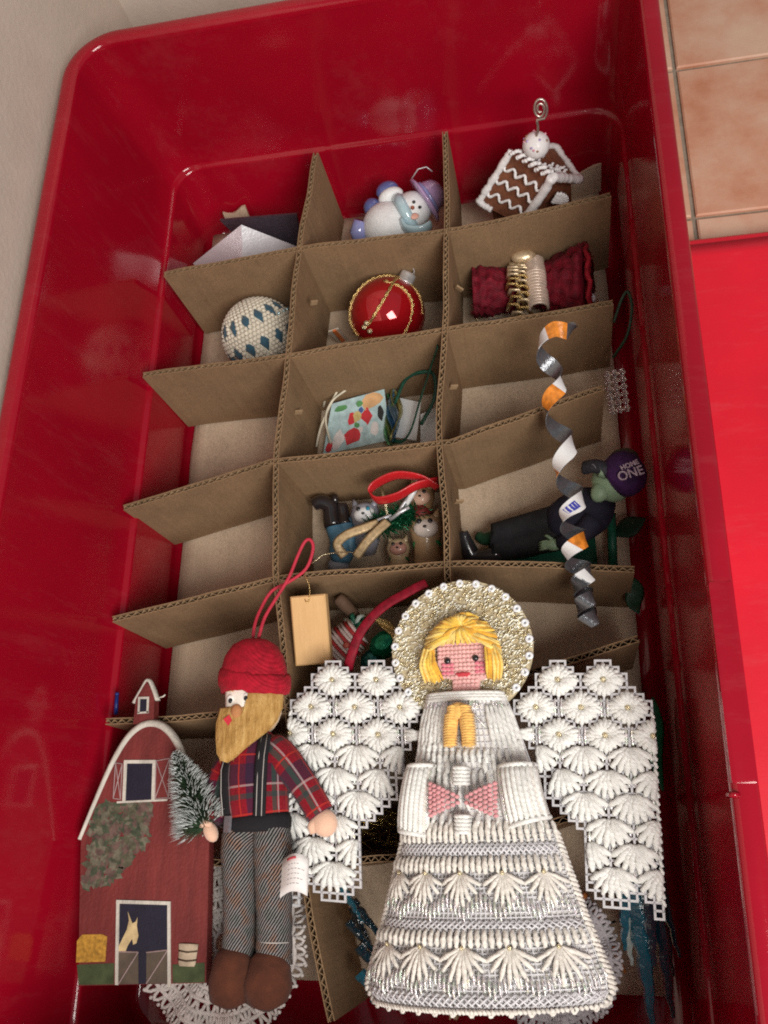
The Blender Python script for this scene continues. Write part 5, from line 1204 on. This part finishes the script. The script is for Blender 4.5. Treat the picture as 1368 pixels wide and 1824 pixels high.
# plain wooden block on a gold thread
wb = thing('wooden_block', 'plain pale wooden block hanging on a gold thread against the divider', 'block', (2.2, -3, -2.5))
WOOD = NT('pale_wood', .6, 0, .3); WOOD.color(WOOD.ramp(WOOD.noise(120, 4, .6, stretch=(6, .5, 1)), [(.3, (.66, .40, .18)), (.7, (.72, .45, .21))])); WOOD.bump(WOOD.noise(600, 2), .2, .0004)
BF = frame((2.17, -2.95, -.55), (1, .06, -.05), (-.09, 1, .32))
b = MB(BF); q = .08
loft(b, [rrect(-1.02+e, 1.02-e, -1.95+e, 1.95-e, .05, z, 2) for e, z in ((q, -.42), (0, -.34), (0, .34), (q, .42))], True, True); b.build('block', WOOD.m, wb, smooth=False)
b = MB(BF); b.tube(bez([(-.15, 1.75, .44), (-.05, 1.55, .5), (.1, 1.75, .46), (.2, 2.4, .6), (.0, 3.0, .4), (-.3, 3.3, .0)], 16), .035, 5); b.build('gold_thread', GOLD, wb)
# jumble of small bright ornaments in the next cell
sj = thing('candy_striped_parcel', 'red and white striped parcel ornament tucked beside the wooden block', 'parcel', (3.0, -3.0, -7.5))
PF = frame((3.35, -3.15, -3.5), (.72, .62, .1), (-.6, .72, .25))
for k in range(11):
    b = MB(PF); x = -1.05+.21*k; hh = 1.0-.05*abs(k-5); b.tube([(x, -hh, -.1), (x, -hh*.5, .3), (x, 0, .42), (x, hh*.5, .3), (x, hh, -.1)], (.115, .3), 8, up=(0, 0, 1)); b.build('stripe', mat('parcel_red', (.50, .04, .04), .5) if k % 3 == 0 else mat('parcel_pale', (.72, .58, .54), .5), sj)
b = MB(PF); b.ell((.1, -.2, .75), (.2, .2, .1), 8, 6); b.build('button', mat('parcel_button', (.6, .12, .08), .5), sj)
for lb, c, s_, col, cat in (('dark green and white gift bow near the striped parcel', (3.9, -2.0, -4.2), (.85, .75, .6), (.02, .13, .09), 'bow'), ('emerald green faceted bauble beside the angel halo', (5.75, -3.2, -3.9), (1.1, .85, .8), (.006, .20, .10), 'bauble'), ('teal green faceted bauble under the dark red ribbon', (4.9, -4.1, -4.2), (.8, .7, .6), (.02, .14, .13), 'bauble')):
    b = MB(); b.ell(c, s_, 9, 6, Matrix.Rotation(random.random(), 4, 'Z')); o = b.build('faceted_bauble' if cat == 'bauble' else 'gift_bow', foil('gem_%s_%d' % (cat, int(c[0]*10)), col, .18), smooth=False); tag(o, lb, cat)
    if cat == 'bow':
        for k in range(7): b = MB(); a = k*.9; b.tube([Vector(c)+Vector((0, 0, .5)), Vector(c)+Vector((.5*math.cos(a), .5*math.sin(a), .8)), Vector(c)+Vector((.85*math.cos(a), .85*math.sin(a), .4))], (.14, .04), 6); b.build('bow_loop', mat('bow_pale', (.55, .62, .58), .4) if k % 2 else mat('bow_green', (.015, .12, .07), .4), o)
gn = MB()
for k in range(14): gn.tube(bez([(4.5+.12*k, -1.3-.06*k, -4.0), (5.0+.1*k, -1.6-.1*k, -3.3+.1*math.sin(k)), (6.2+.08*k, -2.0-.12*k, -3.5)], 10), .07, 5)
tag(gn.build('gold_wire_bundle', GOLD), 'bundle of tangled gold wire behind the green bauble', 'wire')
bc = MB(); bc.tube(bez([(2.9, -.4, -3.2), (3.5, -1.0, -3.8), (4.0, -1.6, -4.9)], 10), [.35, .4, .42, .42, .4, .38, .36, .33, .3, .28, .2][:11], 10); tag(bc.build('brown_stick', mat('bark_brown', (.14, .08, .05), .8)), 'short brown twig behind the wooden block', 'twig')
dk = MB(); dk.tube(bez([(4.6, -5.5, .4), (4.85, -4.9, .9), (5.35, -3.7, 1.1), (6.1, -2.75, 1.2), (6.9, -2.1, 1.25), (7.8, -1.6, 1.2), (8.5, -1.2, 1.1), (9.0, -.95, 1.0)], 40), (.27, .07), 8, up=(.2, .2, 1))
tag(dk.build('dark_red_ribbon', mat('velvet_red', (.19, .004, .015), .6, spec=.2, var=.35, scale=300)), 'curved dark red ribbon behind the angel halo', 'ribbon')
# bits along the long wall
gcord = MB(); gcord.tube(bez([(20.1, 14.0, -2.6), (20.9, 14.6, -1.2), (21.25, 15.9, -.3), (21.1, 17.0, -.2), (20.7, 16.6, -.4), (20.2, 15.6, -1.2)], 36), .10, 6)
tag(gcord.build('green_cord_loop', mat('cord_green', (.012, .04, .02), .5)), 'thin dark green cord loop at the divider end by the tote wall', 'cord')
bx_ = thing('clear_beaded_trim', 'short strip of clear faceted beads at the divider end by the tote wall', 'beads', (20.0, 11.1, -3))
CLR = mat('clear_bead', (.86, .78, .76), .05, var=.03, bump=0, Transmission_Weight=.9, spec=.8)
for i in range(3):
    for j in range(6):
        shape(lambda b: b.ell((19.6+.42*i+.03*j, 12.3-.44*j+.05*i, -1.6-.1*j), (.24, .24, .2), 6, 4), 'bead', CLR, bx_, smooth=False)
for lb, c, s_, col in (('dark green leaf tip below the reclining figure by the tote wall', (20.3, -.75, -4.2), (.55, .8, .3), (.01, .05, .025)), ('bright green leaf peeping out beside the angel wing', (20.75, -9.0, -4.2), (.45, 1.9, .4), (.008, .10, .04))):
    b = MB(); b.tube([Vector(c)+Vector((.12*math.sin(k*.9), s_[1]*1.3*(1-k/4), .1*math.sin(k*.8))) for k in range(9)], [(s_[0]*math.sin(math.pi*min(.98, max(.04, k/8)))**.8, .05) for k in range(9)], 8, up=(.3, 0, 1)); tag(b.build('plastic_leaf', mat('leaf_%d' % int(-c[1]*10), col, .4)), lb, 'leaf')
pg = MB(); pg.tube([(-9.62, -6.35, -1.0), (-9.66, -7.45, -1.2)], [.11, .13], 8); pg.ell((-9.62, -6.3, -1.0), (.13, .13, .13), 8, 6); tag(pg.build('blue_peg', mat('peg_blue', (.008, .025, .16), .4)), 'tiny dark blue peg standing on the tote ledge beside the barn cupola', 'peg')
# glass icicles
def glassm(name, c): return mat(name, c, .08, spec=.8, var=.2, scale=200, bump=.5, bscale=400, bdist=.001, Transmission_Weight=.25, Coat_Weight=.8)
TEALG = glassm('glass_teal', (.015, .13, .19)); DKT = glassm('glass_dark_teal', (.006, .035, .055)); CLG = glassm('glass_clear', (.45, .50, .48))
def icicle(p, q, r, m_, label, group=None):
    b = MB(); p, q = Vector(p), Vector(q); k = 14; b.tube([p.lerp(q, i/k)+Vector((.05*math.sin(i*2), .05*math.cos(i*2.3), 0)) for i in range(k+1)], [r*(1-.8*(i/k)**1.3)*(1+.13*math.sin(i*2.4)) for i in range(k+1)], 8)
    tag(b.build('glass_icicle', m_, angle=30), label, 'icicle', group)
gA, gB = 'teal glass icicle in the bunch beside the lower tip of the brighter wing', 'teal glass icicle in the dark bunch under the cream angel skirt hem'
for p, q, r, m_ in (((18.9, -15.4, -1.2), (19.3, -22.6, -3.2), .62, TEALG), ((19.7, -15.3, -1.6), (20.3, -22.0, -3.6), .5, DKT), ((18.3, -15.5, -1.3), (18.5, -19.7, -2.8), .42, CLG), ((18.5, -15.2, -.9), (18.2, -19.0, -2.4), .44, TEALG), ((19.9, -14.5, -2.6), (20.9, -19.4, -4.0), .34, DKT), ((19.4, -15.2, -.6), (19.5, -19.6, -1.9), .46, DKT), ((20.2, -14.8, -3.4), (20.6, -20.4, -5.2), .3, DKT)): icicle(p, q, r, m_, gA, 'glass icicles beside the bright wing')
for p, q, r, m_ in (((4.0, -16.4, -1.9), (5.0, -18.2, -2.9), .24, TEALG), ((4.3, -17.2, -3.2), (6.2, -19.6, -4.6), .26, DKT), ((4.0, -18.2, -3.6), (6.0, -20.6, -5.0), .26, DKT), ((4.6, -19.4, -3.6), (6.6, -21.6, -4.6), .3, DKT), ((4.8, -20.6, -3.0), (6.4, -22.0, -3.5), .34, TEALG), ((5.6, -21.6, -2.6), (8.0, -22.1, -3.2), .3, TEALG), ((3.9, -17.6, -5.0), (5.2, -20.6, -6.2), .3, DKT)): icicle(p, q, r, m_, gB, 'glass icicles under the skirt hem')
tn = MB()
for k in range(60):
    c = Vector((random.uniform(4.6, 7.4), random.uniform(-14.4, -12.6), random.uniform(-4.2, -2.8))); d = Vector((random.gauss(0, 1), random.gauss(0, .7), random.gauss(0, .5))).normalized()*random.uniform(.3, .8)
    tn.tube([c-d, c+Vector((0, 0, .15)), c+d], .04, 4)
o = tn.build('gold_tinsel', gold('tinsel_gold', (.60, .44, .16), .2)); tag(o, 'tangle of gold tinsel threads under the shaded angel wing', 'tinsel')
tb = MB(); tb.sheet(lambda u, v: (4.2+3.4*u, -14.6+2.4*v, -4.6+.5*math.sin(u*6)*math.sin(v*5)), 10, 8, .05); tag(tb.build('brown_foil_wrap', foil('foil_brown', (.13, .07, .025), .4), smooth=False), 'crumpled dark brown foil beneath the gold tinsel', 'foil')
stp = thing('wooden_paintbrush', 'thin orange-brown wooden stick with a dark wire band beside the angel skirt', 'stick', (17.3, -18.2, -4))
shape(lambda b: b.tube([(16.35, -16.5, -2.6), (17.3, -18.1, -3.0), (18.2, -20.1, -3.5)], [.2, .22, .07], 8), 'handle', mat('stick_orange', (.36, .12, .035), .5), stp)
for k in range(4): shape(lambda b: b.tube([(17.22+.22*math.cos(a)+.06*k, -17.95-.1*k+.1*math.sin(a), -3.0+.24*math.sin(a)) for a in [2*math.pi*i/10 for i in range(10)]], .06, 5, closed=True), 'wire_band', mat('wire_dark', (.02, .018, .018), .4, .3), stp)
shape(lambda b: b.tube([(16.8, -18.0, -2.9), (17.3, -17.9, -2.75), (17.9, -17.75, -2.9)], .06, 5), 'wire_twist', mat('wire_dark', (.02, .018, .018), .4, .3), stp)
for ob in bpy.data.objects:
    if '_o' in ob: del ob['_o']
